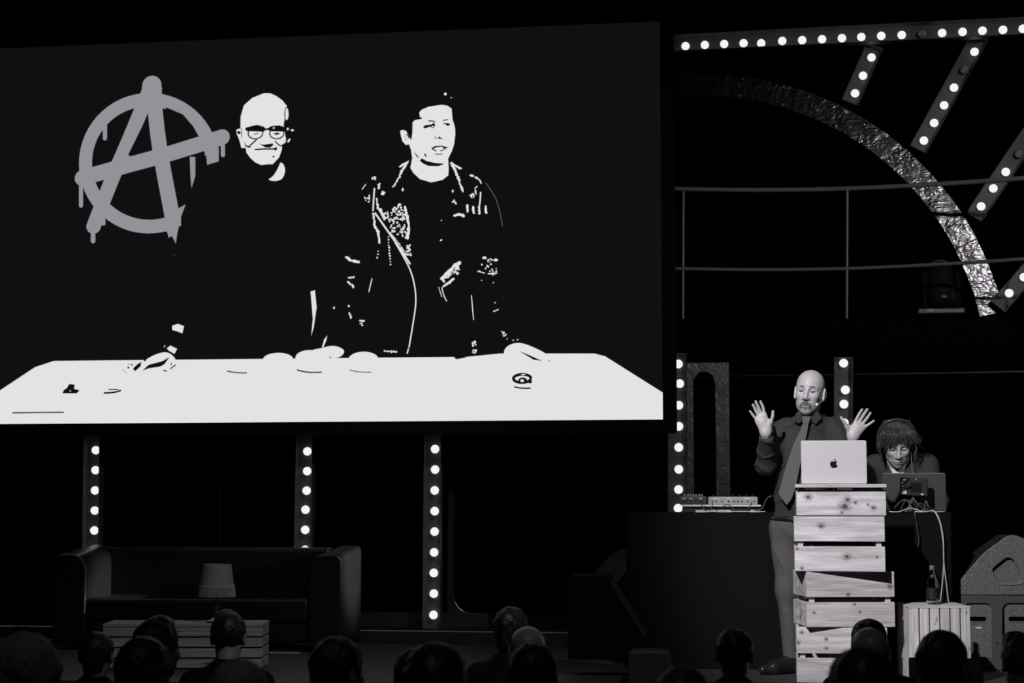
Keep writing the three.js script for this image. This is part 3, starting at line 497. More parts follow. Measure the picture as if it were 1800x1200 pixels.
// ---------------------------------------------------------------- small slatted crate with a bottle
const ZK = -9.6;
{
  const xl = at(1597.5, 1100, ZK).x, xr = at(1708, 1100, ZK).x, w = xr - xl, d = 0.36, H = at(1650, 1065, ZK).y, turn = 0.12;
  const ctr = V((xl + xr) / 2, 0, ZK).add(V(0, 0, -d / 2).applyAxisAngle(V(0, 1, 0), turn));
  const t = thing('slatted_crate', 'small crate of upright wooden slats serving as a side table by the lectern', 'crate', ctr, turn);
  const n = 6, sw = w / n;
  for (let i = 0; i < n; i++) for (const s of [1, -1]) { const p = put('slat', plank(H - 0.014, sw - 0.0065, 0.016), WOOD[(i * 4 + 1 + (s > 0 ? 0 : 3)) % 9], t); p.position.set(-w / 2 + (i + 0.5) * sw, (H - 0.012) / 2, s * (d / 2 - 0.008)); p.rotation.z = Math.PI / 2; }
  for (let i = 0; i < 6; i++) for (const s of [-1, 1]) { const p = put('slat', plank(H - 0.014, (d - 0.034) / 6 - 0.003, 0.016), WOOD[(i * 2 + 3) % 9], t); p.position.set(s * (w / 2 - 0.008), (H - 0.012) / 2, -d / 2 + 0.017 + (i + 0.5) * (d - 0.034) / 6); p.rotation.set(0, s * Math.PI / 2, Math.PI / 2); }
  for (let i = 0; i < 5; i++) { const p = put('top_board', plank(w + 0.002, d / 5 - 0.003, 0.012), WOOD[(i * 2 + 4) % 9], t); p.position.set(0, H - 0.006, -d / 2 + (i + 0.5) * d / 5); p.rotation.x = -Math.PI / 2; }

  const b = at(1639.5, 1058, ZK - 0.17), k = 0.00332;
  const B = thing('water_bottle', 'small clear glass bottle with a dark label on the slatted crate', 'bottle', [b.x, H, ZK - 0.17]);
  const out = [[0.001, 0.001], [8.5, 0.3], [10, 2], [10.2, 10], [10, 22], [9.6, 32], [8.8, 40], [6.4, 46], [4.4, 52], [3.9, 58], [4, 60]], wall = 0.9;
  const inn = out.slice(1).map(([x, y]) => [Math.max(x - wall, 0.5), Math.max(y, 2.2)]).reverse();
  put('glass', lathe([...out, ...inn, [0.001, 2.2]].map(([x, y]) => [x * k, y * k]), 36), M.glass, B);
  put('label', lathe([[9.95, 9], [10.3, 9], [10.15, 27], [9.9, 27], [9.95, 9]].map(([x, y]) => [(x + 0.15) * k, y * k]), 36), mat(0.015, 0.4), B);
  put('cap', lathe([[0.001, 64.5], [3.9, 64.3], [4.6, 63], [4.6, 57], [4.2, 57], [0.001, 60]].map(([x, y]) => [x * k, y * k]), 20), mat(0.25, 0.35, 0.6), B);
}

// ---------------------------------------------------------------- mixing desk
const TT = 0.918, ZT = -10.3, TX0 = at(1102, 1000, ZT).x, TX1 = at(1674, 1000, ZT).x;
{
  const w = TX1 - TX0, d = 0.56, cx = (TX0 + TX1) / 2;
  const t = thing('folding_table', 'long table behind the lectern hidden under a black cloth', 'table', [cx, 0, ZT - d / 2]);
  put('tabletop', box(w - 0.03, 0.03, d - 0.03, 0, TT - 0.021, 0, 0.004), mat(0.1, 0.6), t);
  for (const sx of [-1, 1]) for (const sz of [-1, 1]) put('leg', cyl(0.015, 0.015, TT - 0.036, sx * (w / 2 - 0.12), (TT - 0.036) / 2, sz * (d / 2 - 0.08), 10), M.darkMetal, t);
  // cloth: a folded skirt round the table and a flat top
  const ring = (k) => { const pts = [], N = 260; const per = [[-w / 2, d / 2], [w / 2, d / 2], [w / 2, -d / 2], [-w / 2, -d / 2]]; for (let e = 0; e < 4; e++) { const [x0, z0] = per[e], [x1, z1] = per[(e + 1) % 4], L = Math.hypot(x1 - x0, z1 - z0), n = Math.round(N * L / (2 * (w + d))); for (let i = 0; i < n; i++) { const f = i / n, s = e * 10 + f * L, nz = [[0, 1], [1, 0], [0, -1], [-1, 0]][e], a = k * (0.012 * Math.sin(s * 13 + 2 * Math.sin(s * 3.1)) + 0.012 * Math.pow(Math.abs(Math.sin(s * 5.3 + 1)), 6)); pts.push([lerp(x0, x1, f) + nz[0] * a, lerp(z0, z1, f) + nz[1] * a]); } } return pts; };
  const rows = 14, pos = [], idx = []; let n = 0;
  for (let r = 0; r <= rows; r++) { const f = r / rows, R = ring(Math.pow(f, 0.6)); n = R.length; for (const [x, z] of R) pos.push(x, lerp(TT, 0.004, f), z); }
  for (let r = 0; r < rows; r++) for (let i = 0; i < n; i++) { const a = r * n + i, b = r * n + (i + 1) % n, c2 = a + n, d2 = b + n; idx.push(a, c2, b, b, c2, d2); }
  const g = new THREE.BufferGeometry(); g.setAttribute('position', new THREE.Float32BufferAttribute(pos, 3)); g.setIndex(idx); g.computeVertexNormals();
  const cloth = thing('tablecloth', 'black cloth hanging in soft folds over the long table', 'tablecloth', [cx, 0, ZT - d / 2]);
  put('skirt', g, M.blackCloth, cloth); put('top_sheet', box(w + 0.002, 0.004, d + 0.002, 0, TT + 0.0005, 0, 0.0015), M.blackCloth, cloth);
}
const TOP = TT + 0.003;
{
  const z = -10.48, X = (px) => at(px, 880, z).x, Y = (py) => at(1290, py, z).y;
  const shelf = thing('equipment_riser', 'low pale riser plate under the two music machines', 'stand', [X(1268), TOP, z - 0.06]);
  const sw = X(1337) - X(1198), sh = Y(886.5) - TOP;
  put('plate', box(sw, 0.012, 0.2, 0, sh - 0.0065, 0, 0.002), mat(0.55, 0.6), shelf); put('support', box(sw - 0.02, sh - 0.014, 0.012, 0, (sh - 0.014) / 2, 0.06), mat(0.5, 0.6), shelf); put('support', box(sw - 0.02, sh - 0.014, 0.012, 0, (sh - 0.014) / 2, -0.07), mat(0.5, 0.6), shelf);
  const y0 = Y(886.5) + 0.0006;
  const box1 = (name, label, a, b, m, light, n) => {
    const w = X(b) - X(a), h = Y(873) - y0, t = thing(name, label, 'synthesizer', [(X(a) + X(b)) / 2, y0, z - 0.06]);
    put('body', box(w, h, 0.19, 0, h / 2, 0, 0.004), m, t);
    put('control_panel', box(w - 0.012, 0.003, 0.16, 0, h + 0.0015, -0.005), mat(0.05, 0.5), t);
    for (let i = 0; i < n; i++) put('jack_socket', cyl(0.0042, 0.0042, 0.006, -w / 2 + 0.025 + i * (w - 0.05) / (n - 1) + 0.008 * Math.sin(i * 5), h * 0.42, 0.097, 10).rotateX(0), M.ink, t);
    for (let i = 0; i < 7; i++) put('knob', cyl(0.006, 0.007, 0.014, -w / 2 + 0.03 + i * (w - 0.06) / 6, h + 0.01, 0.05 - (i % 2) * 0.04, 12), light, t);
    for (const f of [0.16, 0.42, 0.78]) put('print_mark', box(w * 0.13, 0.003, 0.0006, (f - 0.5) * w, h * 0.78, 0.0952), mat(0.75, 0.5), t);
  };
  box1('synthesizer', 'black music machine with knobs at the end of the desk', 1195, 1242.5, mat(0.03, 0.4), mat(0.2, 0.4), 6);
  box1('synthesizer', 'silver music machine with jack sockets, beside the black one', 1245, 1332, M.silver, M.ink, 9);
  const pwr = tag(put('power_adapter', box(0.075, 0.022, 0.045, 0, 0.011, 0, 0.004), M.rubber), 'small black power adapter lying before the music machines', 'adapter'); pwr.position.set(X(1212), TOP, -10.38); pwr.rotation.y = 0.2;
  const pw2 = tag(put('power_adapter', box(0.11, 0.02, 0.06, 0, 0.01, 0, 0.004), M.rubber), 'flat black power adapter lying before the silver machine', 'adapter'); pw2.position.set(X(1302), TOP, -10.38); pw2.rotation.y = -0.15;
}
function cable(label, pts, r, m, group) { return tag(put('audio_cable', tube(pts, r, 60, 7), m), label, 'cable', group); }
{
  const c = (px, py, z = -10.36) => at(px, py, z), lay = (px, z = -10.36) => { const p = at(px, 897, z); p.y = TOP + 0.0055; return p; };
  const DG = 'cables on the mixing desk';
  cable('black cable looping up beside the hip of the bearded speaker', [lay(1325), c(1340, 893), c(1346, 880), c(1352, 873), c(1358, 872), c(1364, 880)], 0.005, M.cable, DG);
  cable('black cable drooping from the black music machine', [c(1234, 879, -10.385), c(1233, 884, -10.37), c(1236, 893), lay(1246), lay(1262)], 0.004, M.cable, DG);
  cable('two-turn coil of black cable before the silver machine', [c(1252, 880, -10.385), c(1252, 888, -10.37), lay(1248, -10.35), lay(1262, -10.33), lay(1268, -10.36), lay(1252, -10.37), lay(1250, -10.34), lay(1275, -10.34)], 0.0035, M.cable, DG);
  cable('thin black cable crossing before the pale riser plate', [c(1270, 890, -10.37), c(1280, 887, -10.37), lay(1296, -10.345), lay(1310, -10.335), c(1320, 887, -10.37), c(1322, 880, -10.385)], 0.003, M.cable, DG);
  cable('pale cable lying along the edge of the desk', [lay(1240, -10.325), lay(1270, -10.32), lay(1300, -10.325), lay(1330, -10.32), lay(1345, -10.33)], 0.003, M.cableLight, DG);
  // over the desk by the dark laptop
  cable('black cable hanging from the desk in a wide loop behind the lectern', [lay(1606, -10.33), c(1607, 899, -10.285), c(1613, 930, -10.27), c(1615, 955, -10.27), c(1606, 975, -10.27), c(1588, 987, -10.27), c(1560, 988, -10.27), c(1540, 984, -10.27)], 0.0045, M.cable, DG);
  for (const [k, lb] of [[0, 'pale cable dropping from the desk to the slatted crate, inner one of a pair'], [1, 'pale cable dropping from the desk past the slatted crate, outer one of a pair']])
    cable(lb, [lay(1608 + 6 * k, -10.34), lay(1628, -10.32 - 0.01 * k), c(1641 + k, 897.5, -10.285), c(1651 + k, 915, -10.27), c(1657 + k, 945, -10.265), c(1659, 985, -10.26), c(k ? 1664 : 1656, 1030, -10.25), c(k ? 1669 : 1651, 1075, -10.24), at(k ? 1672 : 1649, 1120, -10.24).setY(0.12), at(k ? 1674 : 1648, 1150, -10.2).setY(0.006)], 0.0038, M.cableLight, DG);
  seedRnd(5);
  const names = ['tangled black cable nearest the small screen stand', 'black cable arching over the tangle by the dark laptop', 'black cable bent sharply at the foot of the screen stand', 'black cable curling out towards the desk edge', 'black cable running under the dark laptop'];
  for (let i = 0; i < 5; i++) cable(names[i], [lay(1568 + i * 14, -10.42 + 0.02 * i), c(1580 + i * 12, 884 - 4 * (i % 3), -10.41 + 0.012 * i), c(1592 + i * 10, 878 + 3 * i, -10.4 + 0.015 * i), lay(1610 + i * 9, -10.36 - 0.012 * i), lay(1640 - i * 8, -10.33 - 0.01 * i)], 0.004, i % 2 ? M.cable : mat(0.08, 0.25), DG);
  cable('pale loose cable at the end of the mixing desk', [lay(1563, -10.34), lay(1580, -10.33), c(1600, 893, -10.35), lay(1625, -10.34), lay(1652, -10.35), lay(1660, -10.37)], 0.0035, M.cableLight, DG);
}
{
  const z = -10.56, xl = at(1552, 860, z).x, xr = at(1662, 860, z).x, w = xr - xl, h = at(1607, 832, z).y - TOP - 0.006;
  const L = thing('laptop', 'open dark grey laptop in front of the man with headphones', 'laptop', [(xl + xr) / 2, TOP, z]);
  put('keyboard_base', new RoundedBoxGeometry(w, 0.014, 0.24, 3, 0.004).translate(0, 0.0075, -0.12), M.aluDark, L);
  const lid = put('lid', extrude(roundPoly(rectPts(-w / 2, 0, w / 2, h), 0.008), 0.005, 0.001, 8), M.aluDark, L); lid.position.y = 0.006; lid.rotation.x = 0.04;
  put('screen', box(w - 0.02, h - 0.02, 0.0008, 0, h / 2, -0.0016), mat(0.02, 0.2), lid);
  put('lid_edge', box(w - 0.01, 0.0025, 0.0065, 0, h + 0.0015, 0.0025), mat(0.4, 0.3, 0.5), lid);
  // small black recorder on a little tripod before the lid
  const q = -10.44, b = at(1606, 897, q), R = thing('audio_recorder', 'small black recorder with lit buttons on a tripod before the dark laptop', 'recorder', [b.x, TOP, q]);
  const s = 0.00351, bw = 46 * s, bh = 30 * s, cy = (897 - 853) * s - 0.004;
  const body = put('body', box(bw, bh, 0.03, 0, 0, 0, 0.003), mat(0.004, 0.35), R); body.position.set(1 * s, cy, 0); body.rotation.z = -0.05; body.rotation.x = -0.1;
  put('display', box(18 * s, 16 * s, 0.002, 4 * s, -1 * s, 0.0155), mat(0.012, 0.15), body); put('sticker', box(8 * s, 7 * s, 0.0012, -16 * s, -9 * s, 0.0155), mat(0.6, 0.6), body);
  for (const [x, y, w2] of [[-15, 11, 6], [-19, 6, 3], [-19, 1, 3], [14, -12, 5], [3, 13, 1.4]]) put('button', box(w2 * s, 2.6 * s, 0.003, x * s, y * s, 0.016, 0.0008), mat(0.5, 0.4), body);
  put('mount', cyl(0.008, 0.01, 0.03, 0, cy - bh / 2 - 0.012, 0, 14), M.darkMetal, R);
  for (let i = 0; i < 3; i++) { const a = i * 2.094 + 0.5; put('tripod_leg', tube([[0, cy - bh / 2 - 0.02, 0], [0.06 * Math.cos(a), 0.003, 0.05 * Math.sin(a)]], 0.0035, 4, 8), mat(0.35, 0.3, 0.6), R); }
  const cup = tag(put('drinking_cup', lathe([[0.001, 0], [0.024, 0], [0.032, 0.075], [0.03, 0.075], [0.022, 0.003], [0.001, 0.003]], 24), mat(0.5, 0.5)), 'pale cup half hidden behind the edge of the dark laptop', 'cup'); const cp = at(1658, 890, -10.828); cup.scale.set(0.72, 1, 0.72); cup.position.set(cp.x, TOP, -10.828);
}

// ---------------------------------------------------------------- loudspeakers
function speakerStack(base, turn, labels, size = 1) {
  const Z = -10.45, o = at(1757, 1167, Z), f = (x, y) => { const p = at(1660 + x / 4.8, 930 + y / 4.8, Z); return [p.x - o.x, Math.max(p.y - 0.0, 0)]; };
  const D = 0.5, seam = f(400, 556)[1];
  const C = thing('speaker_case', labels[0], 'case', base, turn);
  const xl = f(84, 800)[0], xr = f(960, 800)[0], yt = seam - 0.004;
  const skin = roundPoly(rectPts(xl, 0.006, xr, yt), 0.012), hole = (x0, y0, x1, y1, r) => roundPoly([f(x0, y1), f(x1, y1), f(x1, y0), f(x0, y0)], r, THREE.Path);
  skin.holes.push(hole(150, 620, 405, 1080, [0.02, 0.02, 0.05, 0.05]), hole(487, 620, 760, 1080, [0.02, 0.02, 0.05, 0.05]));
  put('front_frame', extrude(skin, 0.016, 0.002), M.speakerEdge, C).position.z = D / 2 - 0.016;
  for (const [x0, x1, s0, s1] of [[150, 405, 190, 355], [487, 760, 545, 705]]) {
    const pn = roundPoly(rectPts(f(x0 + 3, 0)[0], f(0, 1077)[1], f(x1 - 3, 0)[0], f(0, 623)[1]), [0.02, 0.02, 0.05, 0.05]); pn.holes.push(hole(s0, 738, s1, 778, 0.008));
    put('panel', metricUV(extrude(pn, 0.006), 3.2), M.speaker, C).position.z = D / 2 - 0.018;
    put('grip_lip', tube([[...f(s0 + 6, 782), 0], [...f(s1 - 6, 782), 0]], 0.0028, 3, 8), mat(0.3, 0.3, 0.5), C).position.z = D / 2 - 0.01;
  }
  put('body', box(xr - xl - 0.006, yt - 0.012, D - 0.06, (xl + xr) / 2, yt / 2 + 0.003, -0.022, 0.008), M.speakerDark, C);
  put('name_plate', box(0.034, 0.006, 0.002, f(272, 0)[0], f(0, 828)[1], D / 2 - 0.01), M.white, C);
  for (const [x, y] of [[108, 580], [445, 955]]) { const b = put('screw', cyl(0.007, 0.007, 0.006, 0, 0, 0, 12).rotateX(Math.PI / 2), M.steel, C); b.position.set(...f(x, y), D / 2 + 0.003); }

  const W = thing('stage_monitor', labels[1], 'loudspeaker', V(base.x, (seam + 0.001) * size, base.z), turn), g = (x, y) => { const p = f(x, y); return [p[0], p[1] - seam]; };
  const prof = [[118, 548], [112, 470], [330, 212], [560, 45], [690, 90], [930, 380], [950, 548]].map(([x, y]) => g(x, y)).reverse();
  const rr = [0.02, 0.05, 0.05, 0.04, 0.1, 0.05, 0.02].reverse(), sk = roundPoly(prof, rr);
  const hp = [[392, 335], [528, 226], [590, 250], [650, 372], [648, 452], [455, 466]].map(([x, y]) => g(x, y)).reverse();
  sk.holes.push(roundPoly(hp, [0.02, 0.03, 0.05, 0.03, 0.03, 0.02], THREE.Path));
  put('side_plate', metricUV(extrude(sk, 0.014, 0.006, 10), 3.2), M.speaker, W).position.z = D / 2 - 0.02;
  put('cabinet', extrude(roundPoly(prof.map(([x, y]) => [x * 0.99, Math.max(y * 0.985, 0.002)]), rr), D - 0.069, 0.006, 10), M.speakerDark, W).position.z = -D / 2 + 0.03;
  C.scale.setScalar(size); W.scale.setScalar(size);
  put('handle_recess', metricUV(extrude(roundPoly(hp.map(([x, y]) => [x, y]), 0.03), 0.004), 3.2), M.speaker, W).position.z = D / 2 - 0.031;
  const lip = hp.map(([x, y]) => V(x, y, D / 2 + 0.004)); put('handle_rim', tube([lip[0], lip[1], lip[2]].map((p) => p.clone().multiplyScalar(1)), 0.003, 20, 8), mat(0.25, 0.35, 0.3), W);
  for (const [x, y] of [[186, 466], [655, 470]]) { const b = put('screw', new THREE.TorusGeometry(0.005, 0.0022, 8, 16), M.steel, W); b.position.set(...g(x, y), D / 2 + 0.001); }
  for (const [x, y] of [[176, 364], [346, 200], [573, 76]]) put('corner_glint_screw', cyl(0.0035, 0.0035, 0.004, ...g(x + 6, y + 8), D / 2 + 0.001, 8), M.steel, W);
}
{ const o = at(1757, 1167, -10.45); speakerStack(V(o.x, 0, -10.45 - 0.25), 0, ['dark road case under the loudspeaker by the slatted crate', 'wedge loudspeaker with a heart-shaped handle on the case by the slatted crate']); }
{ const o = at(1098, 1100, -11.15); speakerStack(V(o.x, 0.0, -11.15), 0.55, ['unlit dark case behind the end of the black table', 'unlit wedge loudspeaker behind the end of the black table'], 0.86); }
function wedge(label, pts, z, d, m) {
  const q = pts.map(([x, y]) => at(x, y, z)), cx = (Math.min(...q.map((p) => p.x)) + Math.max(...q.map((p) => p.x))) / 2;
  const t = thing('floor_monitor', label, 'loudspeaker', [cx, 0, z - d / 2]);
  const pp = q.map((p) => [p.x - cx, Math.max(0.004, p.y)]);
  put('cabinet', extrude(roundPoly(pp, 0.012), d - 0.012, 0.005), m, t).position.z = -d / 2 + 0.006;
  const n = pp.length, a = V(...pp[n - 3], 0), b = V(...pp[n - 2], 0), mid = a.clone().add(b).multiplyScalar(0.5), dir = b.clone().sub(a), L = dir.length();
  const gr = put('grille', box(0.006, L * 0.8, d * 0.8, 0, 0, 0, 0.002), mat(0.03, 0.5, 0.4), t); gr.position.set(mid.x + 0.004, mid.y, 0); gr.rotation.z = Math.atan2(-dir.x, dir.y);
  put('handle_strip', box(0.004, 0.02, d * 0.3, pp[0][0] - 0.001, 0.12, 0), M.darkMetal, t);
  return t;
}
wedge('tall black floor monitor leaning before the black table', [[1000, 1158], [1000, 1013], [1063, 1013], [1138, 1132], [1140, 1158]].map(([x, y]) => [x, y]), -9.75, 0.34, dull(0.003));
wedge('low black floor monitor at the stage edge before the black table', [[1106, 1212], [1106, 1147], [1163, 1147], [1172, 1149], [1182, 1212]], -9.35, 0.24, mat(0.03, 0.5));
{
  const z = -9.2, a = at(1598, 1180, z), b = at(1728, 1180, z), h = at(1660, 1156, z).y, w = b.x - a.x, t = thing('prompter_screen', 'flat black prompter screen at the stage edge before the slatted crate', 'monitor', [(a.x + b.x) / 2, 0, z]);
  put('housing', box(w, h - 0.012, 0.03, 0, h / 2 + 0.006, 0, 0.008), M.pitch, t); put('rear_cover', box(w * 0.6, h * 0.6, 0.02, 0, h * 0.5, 0.024, 0.006), M.pitch, t); put('foot', box(w * 0.5, 0.012, 0.12, 0, 0.006, 0.0, 0.003), M.pitch, t);
}
// ---------------------------------------------------------------- people: distance fields meshed as continuous surfaces
const smin = (a, b, k) => { const h = Math.max(k - Math.abs(a - b), 0) / k; return Math.min(a, b) - h * h * k * 0.25; };
const smax = (a, b, k) => -smin(-a, -b, k);
const cap = (a, b, ra, rb = ra) => { const dx = b.x - a.x, dy = b.y - a.y, dz = b.z - a.z, L = dx * dx + dy * dy + dz * dz || 1e-9; return (x, y, z) => { const px = x - a.x, py = y - a.y, pz = z - a.z; let h = (px * dx + py * dy + pz * dz) / L; h = h < 0 ? 0 : h > 1 ? 1 : h; const qx = px - dx * h, qy = py - dy * h, qz = pz - dz * h; return Math.sqrt(qx * qx + qy * qy + qz * qz) - (ra + (rb - ra) * h); }; };
const ell = (cx, cy, cz, rx, ry, rz) => (x, y, z) => { const a = (x - cx) / rx, b = (y - cy) / ry, c = (z - cz) / rz, k0 = Math.sqrt(a * a + b * b + c * c), k1 = Math.sqrt(a * a / rx / rx + b * b / ry / ry + c * c / rz / rz); return k1 < 1e-9 ? -Math.min(rx, ry, rz) : k0 * (k0 - 1) / k1; };
const all = (list, k) => (x, y, z) => { let d = 1e3; for (const f of list) d = smin(d, f(x, y, z), k); return d; };
function nets(f, lo, hi, h, color) {
  const n = [0, 1, 2].map((i) => Math.ceil((hi.getComponent(i) - lo.getComponent(i)) / h) + 1), [nx, ny, nz] = n, val = new Float32Array(nx * ny * nz), id = (i, j, k) => i + nx * (j + ny * k);
  for (let k = 0; k < nz; k++) for (let j = 0; j < ny; j++) for (let i = 0; i < nx; i++) val[id(i, j, k)] = f(lo.x + i * h, lo.y + j * h, lo.z + k * h);
  const vid = new Int32Array(nx * ny * nz).fill(-1), pos = [], idx = [];
  const E = [[0, 1], [2, 3], [4, 5], [6, 7], [0, 2], [1, 3], [4, 6], [5, 7], [0, 4], [1, 5], [2, 6], [3, 7]];
  for (let k = 0; k < nz - 1; k++) for (let j = 0; j < ny - 1; j++) for (let i = 0; i < nx - 1; i++) {
    const v = []; let neg = 0; for (let c = 0; c < 8; c++) { const q = val[id(i + (c & 1), j + ((c >> 1) & 1), k + (c >> 2))]; v.push(q); if (q < 0) neg++; }
    if (neg === 0 || neg === 8) continue;
    let sx = 0, sy = 0, sz = 0, m = 0;
    for (const [a, b] of E) if ((v[a] < 0) !== (v[b] < 0)) { const t = v[a] / (v[a] - v[b]); sx += (a & 1) + t * ((b & 1) - (a & 1)); sy += ((a >> 1) & 1) + t * (((b >> 1) & 1) - ((a >> 1) & 1)); sz += (a >> 2) + t * ((b >> 2) - (a >> 2)); m++; }
    vid[id(i, j, k)] = pos.length / 3; pos.push(lo.x + (i + sx / m) * h, lo.y + (j + sy / m) * h, lo.z + (k + sz / m) * h);
  }
  const quad = (a, b, c, d, flip) => { if (a < 0 || b < 0 || c < 0 || d < 0) return; flip ? idx.push(a, c, b, a, d, c) : idx.push(a, b, c, a, c, d); };
  for (let k = 1; k < nz - 1; k++) for (let j = 1; j < ny - 1; j++) for (let i = 1; i < nx - 1; i++) {
    const s = val[id(i, j, k)] < 0;
    if (s !== val[id(i + 1, j, k)] < 0) quad(vid[id(i, j - 1, k - 1)], vid[id(i, j, k - 1)], vid[id(i, j, k)], vid[id(i, j - 1, k)], !s);
    if (s !== val[id(i, j + 1, k)] < 0) quad(vid[id(i - 1, j, k - 1)], vid[id(i - 1, j, k)], vid[id(i, j, k)], vid[id(i, j, k - 1)], !s);
    if (s !== val[id(i, j, k + 1)] < 0) quad(vid[id(i - 1, j - 1, k)], vid[id(i, j - 1, k)], vid[id(i, j, k)], vid[id(i - 1, j, k)], !s);
  }
  const nor = new Float32Array(pos.length), e = h * 0.5, col = color && new Float32Array(pos.length);
  for (let q = 0; q < pos.length; q += 3) {
    const x = pos[q], y = pos[q + 1], z = pos[q + 2], gx = f(x + e, y, z) - f(x - e, y, z), gy = f(x, y + e, z) - f(x, y - e, z), gz = f(x, y, z + e) - f(x, y, z - e), l = Math.hypot(gx, gy, gz) || 1;
    nor[q] = gx / l; nor[q + 1] = gy / l; nor[q + 2] = gz / l;
    if (col) { const c = color(x, y, z); col[q] = c; col[q + 1] = c * 0.985; col[q + 2] = c * 1.01; }
  }
  const g = new THREE.BufferGeometry(); g.setAttribute('position', new THREE.Float32BufferAttribute(pos, 3)); g.setAttribute('normal', new THREE.BufferAttribute(nor, 3)); if (col) g.setAttribute('color', new THREE.BufferAttribute(col, 3)); g.setIndex(idx);
  return g;
}
const around = (pts, r) => { const b = new THREE.Box3().setFromPoints(pts); return [b.min.addScalar(-r), b.max.addScalar(r)]; };
const skinMat = new THREE.MeshStandardMaterial({ color: 0xffffff, vertexColors: true, roughness: 0.5 });

// a head that looks along +z, its middle at 0, chin at -0.118, crown at 0.122
function headField(o = {}) {
  const jw = o.jaw ?? 1, k = 0.02, parts = [ell(0, 0.036, -0.014, 0.078, 0.084, 0.097), ell(0, 0.058, -0.018, 0.066, 0.06, 0.082), ell(0, -0.022, 0.018, 0.066, 0.088, 0.078), ell(0, -0.07, 0.03, 0.053 * jw, 0.042, 0.056), ell(0, -0.097, 0.058, 0.026 * jw, 0.021, 0.026)];
  for (const s of [-1, 1]) parts.push(ell(s * 0.042, -0.016, 0.058, 0.02, 0.018, 0.024), ell(s * 0.046 * jw, -0.06, 0.0, 0.016, 0.03, 0.03));
  const skull = all(parts, k), brow = all([cap(V(-0.046, 0.024, 0.06), V(-0.012, 0.022, 0.089), 0.008, 0.009), cap(V(0.046, 0.024, 0.06), V(0.012, 0.022, 0.089), 0.008, 0.009)], 0.01);
  const nose = all([cap(V(0, 0.018, 0.086), V(0, -0.028, 0.108), 0.0075, 0.0125), ell(-0.0125, -0.034, 0.097, 0.0085, 0.0075, 0.0105), ell(0.0125, -0.034, 0.097, 0.0085, 0.0075, 0.0105)], 0.008);
  const lips = all([cap(V(-0.022, -0.066, 0.085), V(0, -0.062, 0.0975), 0.005, 0.0065), cap(V(0.022, -0.066, 0.085), V(0, -0.062, 0.0975), 0.005, 0.0065), cap(V(-0.016, -0.075, 0.087), V(0.016, -0.075, 0.087), 0.006, 0.006), ell(0, -0.075, 0.091, 0.014, 0.006, 0.007)], 0.006);
  const mouth = all([cap(V(-0.022, -0.0695, 0.092), V(0, -0.0685, 0.104), 0.0028, 0.003), cap(V(0.022, -0.0695, 0.092), V(0, -0.0685, 0.104), 0.0028, 0.003)], 0.003);
  const ears = [-1, 1].map((s) => { const o1 = ell(s * 0.0815, 0.0, -0.014, 0.011, 0.033, 0.019), hol = ell(s * 0.092, 0.003, -0.008, 0.008, 0.02, 0.01), lobe = ell(s * 0.077, -0.026, -0.006, 0.008, 0.011, 0.01); return (x, y, z) => smax(smin(o1(x, y, z), lobe(x, y, z), 0.008), -hol(x, y, z), 0.006); });
  const sock = [-1, 1].map((s) => ell(s * 0.03, 0.008, 0.098, 0.017, 0.0125, 0.018)), lid = [-1, 1].map((s) => ell(s * 0.031, 0.007, 0.0745, 0.0145, 0.0105, 0.0125));
  const neck = cap(V(0, -0.06, -0.022), V(0, -0.2, -0.045), 0.054, 0.06);
  return (x, y, z) => {
    let d = smin(skull(x, y, z), brow(x, y, z), 0.012); d = smax(d, -sock[0](x, y, z), 0.012); d = smax(d, -sock[1](x, y, z), 0.012);
    d = smin(d, lid[0](x, y, z), 0.003); d = smin(d, lid[1](x, y, z), 0.003);
    d = smin(d, nose(x, y, z), 0.01); d = smin(d, lips(x, y, z), 0.006); d = smax(d, -mouth(x, y, z), 0.003);
    d = smin(d, ears[0](x, y, z), 0.006); d = smin(d, ears[1](x, y, z), 0.006);
    return smin(d, neck(x, y, z), 0.022);
  };
}
function placedHead(cell, o, color, pos, turn, scale) {
  const g = nets(headField(o), V(-0.105, -0.205, -0.135), V(0.105, 0.135, 0.13), cell, color);
  const m = new THREE.Matrix4().compose(pos, new THREE.Quaternion().setFromEuler(new THREE.Euler(...turn, 'YXZ')), V(...scale));
  return [g.applyMatrix4(m), m];
}
const inPlace = (g, m) => g.applyMatrix4(m);

